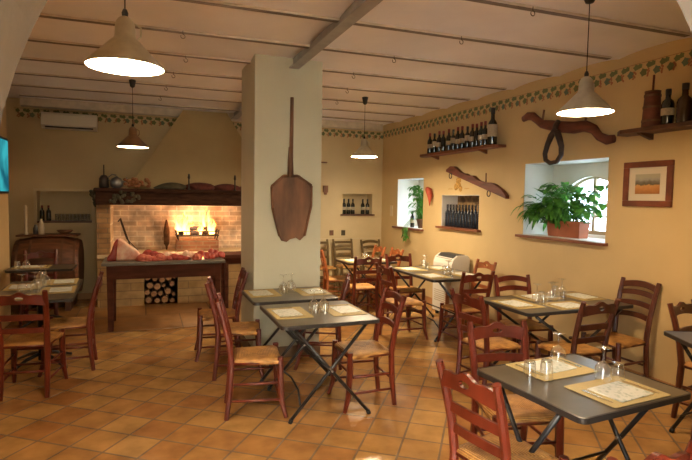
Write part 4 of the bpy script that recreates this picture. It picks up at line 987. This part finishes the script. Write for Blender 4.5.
zt = .8635
GM = 'raw meats on the serving table'
t = thing('beef_rib_joint', 'big upright beef joint, red face and pale fat, left on the meat table', 'meat', (-.24, 7.12, zt), 0, GM); t.scale = (.84, .9, .98)
def soft_prism(poly, t_, bev):
    bm = bmesh.new(); n = len(poly); v0 = [bm.verts.new((u, -t_ / 2, v)) for u, v in poly]; v1 = [bm.verts.new((u, t_ / 2, v)) for u, v in poly]
    bm.faces.new(v0); bm.faces.new(v1[::-1])
    for i in range(n): bm.faces.new((v0[i], v1[i], v1[(i + 1) % n], v0[(i + 1) % n]))
    bmesh.ops.recalc_face_normals(bm, faces=bm.faces[:]); bmesh.ops.bevel(bm, geom=bm.edges[:], offset=bev, segments=4, affect='EDGES', profile=.5)
    bm.verts.index_update(); b = MB(); b.add([v.co.copy() for v in bm.verts], [[v.index for v in f.verts] for f in bm.faces], 0, True); bm.free(); return b
obj('fat_side', soft_prism([(-.13, 0), (.19, 0), (.22, .06), (.17, .13), (.04, .21), (-.04, .275), (-.10, .285)], .21, .03), M['fat'], t)
obj('meat_face', soft_prism([(-.25, 0), (-.115, 0), (-.085, .27), (-.11, .29), (-.15, .24), (-.20, .10), (-.25, .05)], .19, .022), M['meat'], t)
ml = [(.03, 7.0, .12, .08, .045, 'pink', 'pale pink meat cuts just right of the big joint'), (.22, 7.02, .10, .08, .04, 'pink', 'pink sausage pile, second along from the big joint'), (.10, 7.25, .13, .07, .06, 'meat', 'dark red cut lying behind the pink cuts'),
      (.42, 7.05, .12, .08, .038, 'meat', 'flat red steak in the middle of the meat table'), (.57, 7.22, .10, .07, .05, 'fat', 'pale fatty cut in the right middle of the meat table'), (.66, 7.0, .07, .06, .045, 'pink', 'small pale lump near the right front of the meat table'),
      (.76, 7.08, .12, .09, .055, 'meat', 'deep red roast right of centre on the meat table'), (.90, 7.22, .11, .09, .06, 'meat', 'red meat slab at the right end of the meat table'), (.32, 7.27, .11, .07, .045, 'fat', 'pale cut behind the flat steak')]
for k, (x_, y_, a, c_, h_, m_, lab) in enumerate(ml):
    b = MB()
    for q in range(3): b.blob(((q - 1) * a * .55, random.uniform(-.01, .01), h_ * .35), (a * .58, c_ * .8, h_ * (1.7 - .35 * q)), 100 + k * 5 + q, .16, flatb=True, n=12)
    solo('meat_cut', b, M[m_], lab, 'meat', (x_, y_, zt + .001), (0, 0, random.uniform(-.3, .3)), GM)
# embers glow bowl / small candle on table
t = thing('tea_light', 'small glowing tea light among the meats', 'candle', (.70, 6.90, zt))
b = MB(); b.lathe([(.022, 0), (.024, .018), (.02, .018)], 12); obj('cup', b, M['tray'], t); b = MB(); b.lathe([(.003, .016), (.007, .03), (.001, .05)], 8); obj('flame', b, fm, t)

# ------------------------------------------------------------------ left corner: barrel, niche, TV
t = thing('wine_barrel', 'large wooden barrel lying on its side at the far left wall', 'barrel', (-1.33, 8.72, .62))
RY = Matrix.Rotation(PI / 2, 3, 'Y')
pf = [(.36 + .10 * math.sin(PI * (i / 12) * .8 + PI * .1), -.42 + .84 * i / 12) for i in range(13)]
b = MB(); b.lathe([(.33, -.40)] + pf + [(.33, .40)], 28, R=RY); obj('staves', b, M['barrel'], t)
for z_ in (-.36, -.2, .2, .36):
    r_ = .36 + .10 * math.sin(PI * ((z_ + .42) / .84) * .8 + PI * .1) + .004; b = MB(); b.lathe([(r_, z_ - .015), (r_, z_ + .015)], 28, R=RY, caps=False); obj('hoop', b, M['oldwood'], t)
b = MB()
for x_ in (-.28, .28): b = MB(); b.prism([(-.4, -.62), (.4, -.62), (.4, -.38), (.2, -.44), (0, -.475), (-.2, -.44), (-.4, -.38)], .07, lambda u, v, w: (x_ + w - .035, u, v)); obj('cradle', b, M['darkboard'], t)
b = MB(); b.box((0, 0, .465), (.80, .34, .025), .004); obj('top_board', b, M['barrel'], t)
bz = .62 + .479
b = MB(); b.lathe([(.03, 0), (.032, .02), (.02, .04), (.022, .40), (.010, .43)], 12); solo('tall_candle', b, M['candle'], 'tall ivory candle standing on the barrel at far left', 'candle', (-1.62, 8.66, bz))
b = MB(); b.lathe([(.04, 0), (.042, .10), (.03, .17), (.015, .2), (.015, .23)], 14); solo('stone_jug', b, M['candle'], 'squat pale jug on the barrel right of the tall candle', 'jug', (-1.42, 8.64, bz))
b = MB(); b.lathe([(.035, 0), (.036, .09), (.02, .12), (.02, .14)], 14); solo('dark_jar', b, M['pot'], 'dark jar on the barrel between candle and jug', 'jar', (-1.51, 8.75, bz))
b = MB(); b.lathe([(.05, 0), (.09, .03), (.11, .06), (.105, .06), (.08, .03), (0, .015)], 18, caps=False); solo('shallow_bowl', b, M['oldwood'], 'shallow dark bowl on the right of the barrel top', 'bowl', (-1.12, 8.68, bz))
# niche frame and contents
b = MB(); x0_, x1_, z0_, z1_ = LN
b.box(((x0_ + x1_) / 2, BY - .008, z1_ + .02), (x1_ - x0_ + .08, .016, .04)); b.box((x0_ - .02, BY - .008, (z0_ + z1_) / 2), (.04, .016, z1_ - z0_)); b.box((x1_ + .02, BY - .008, (z0_ + z1_) / 2), (.04, .016, z1_ - z0_)); struct('trim_30', b, M['panel'], 'pale frame round the left niche')
b = MB(); b.box(((x0_ + x1_) / 2, BY + .11, z0_ + .015), (x1_ - x0_, .26, .03), .004); solo('niche_shelf', b, M['darkboard'], 'dark shelf board in the left wall niche holding glasses', 'shelf')
BPx = bottle_proto(.24, .034, lab=False)
for i, x_ in enumerate((-1.51, -1.42)): bottle(BPx, x_, BY + .06, z0_ + .031, 'dark bottle at the left of the left niche, %s of two' % ('left', 'right')[i], 'bottles in the left niche')
b = MB(); b.lathe([(.028, 0), (.032, .11), (.030, .11), (.026, .005), (0, .005)], 14, caps=False); me = b.mesh('tumbler', M['glass'])
for i in range(9): tag(obj('tumbler', me, None, None, (-1.30 + .055 * (i // 1), BY + .05 + .05 * (i % 2), z0_ + .031)), 'clear glass on the left niche shelf, %s from the left' % ordn[i], 'glass', 'glasses in the left niche')
b = MB(); rr = random.Random(6)
for k in range(26): b.blob((rr.uniform(-.07, .07), rr.uniform(-.06, 0), rr.uniform(-.25, .05)), (.03, .025, .035), k + 200, .2, n=6)
solo('hanging_herb_bunch', b, M['olivecloth'], 'dark bunch of dried herbs hanging right of the left niche', 'herbs', (-.73, BY - .03, 1.72))
# TV on left wall
t = thing('wall_television', 'teal glowing television screen on the left wall at the frame edge', 'television', (LX + .016, 7.27, 2.04), 0)
b = MB(); b.box((0, 0, 0), (.03, 1.0, .70), .008); obj('casing', b, M['black'], t)
sm = bpy.data.materials.new('tv_picture'); sm.use_nodes = True; nt = sm.node_tree; nt.nodes.clear()
tc = nt.nodes.new('ShaderNodeTexCoord'); n_ = nt.nodes.new('ShaderNodeTexNoise'); n_.inputs['Scale'].default_value = 3; nt.links.new(tc.outputs['Object'], n_.inputs['Vector'])
r = nt.nodes.new('ShaderNodeValToRGB'); e = r.color_ramp.elements; e[0].position = .35; e[0].color = (.01, .10, .14, 1); e[1].position = .65; e[1].color = (.04, .38, .42, 1); nt.links.new(n_.outputs['Fac'], r.inputs['Fac'])
em = nt.nodes.new('ShaderNodeEmission'); em.inputs['Strength'].default_value = .7; nt.links.new(r.outputs['Color'], em.inputs['Color']); o_ = nt.nodes.new('ShaderNodeOutputMaterial'); nt.links.new(em.outputs[0], o_.inputs['Surface'])
b = MB(); b.box((.016, 0, 0), (.003, .94, .64)); obj('screen', b, sm, t)

# ------------------------------------------------------------------ lights
w = bpy.data.worlds.new('World'); sc.world = w; w.use_nodes = True
bg = w.node_tree.nodes['Background']; bg.inputs['Color'].default_value = (.70, .86, 1.0, 1); bg.inputs['Strength'].default_value = 10
def area(name, loc, rot, sx, sy, e, col, portal=False):
    l = bpy.data.lights.new(name, 'AREA'); l.shape = 'RECTANGLE'; l.size = sx; l.size_y = sy; l.energy = e; l.color = col
    o = bpy.data.objects.new(name, l); C.objects.link(o); o.location = loc; o.rotation_euler = rot
    if portal: l.cycles.is_portal = True
    return o
area('window_daylight_portal', (4.97, 4.52, 1.67), (0, PI / 2, 0), .75, 1.0, 1, (1, 1, 1), True)
area('window_daylight_portal_far', (4.97, 8.02, 1.62), (0, PI / 2, 0), .75, .9, 1, (1, 1, 1), True)
# added fill behind the camera lifts ceiling and column
area('added_ceiling_fill', (-.5, -1.4, .95), (math.radians(-90 - 42), 0, math.radians(-30)), 1.2, 1.3, 680, (1.0, .985, .97))
def point(name, loc, e, col, r):
    l = bpy.data.lights.new(name, 'POINT'); l.energy = e; l.color = col; l.shadow_soft_size = r
    o = bpy.data.objects.new(name, l); C.objects.link(o); o.location = loc
point('fire_light', (.80, 8.62, HZ + .50), 15, (1, .64, .36), .10)

# ------------------------------------------------------------------ camera
cam = bpy.data.cameras.new('Camera'); co = bpy.data.objects.new('Camera', cam); C.objects.link(co); sc.camera = co
f_px, yaw, pitch, roll = 514.15, .37303, .061286, .016487
cam.sensor_fit = 'HORIZONTAL'; cam.sensor_width = 36; cam.lens = f_px / 692 * 36; cam.clip_start = .05
fwd = Vector((math.sin(yaw) * math.cos(pitch), math.cos(yaw) * math.cos(pitch), -math.sin(pitch))); right = Vector((math.cos(yaw), -math.sin(yaw), 0)); up = right.cross(fwd)
r2 = right * math.cos(roll) + up * math.sin(roll); u2 = -right * math.sin(roll) + up * math.cos(roll)
co.matrix_world = Matrix(((r2.x, u2.x, -fwd.x, 0), (r2.y, u2.y, -fwd.y, 0), (r2.z, u2.z, -fwd.z, 1.7), (0, 0, 0, 1)))

vs_ = sc.view_settings; vs_.view_transform = 'Standard'; vs_.look = 'None'; vs_.gamma = 1; vs_.exposure = 0.75; vs_.use_curve_mapping = False
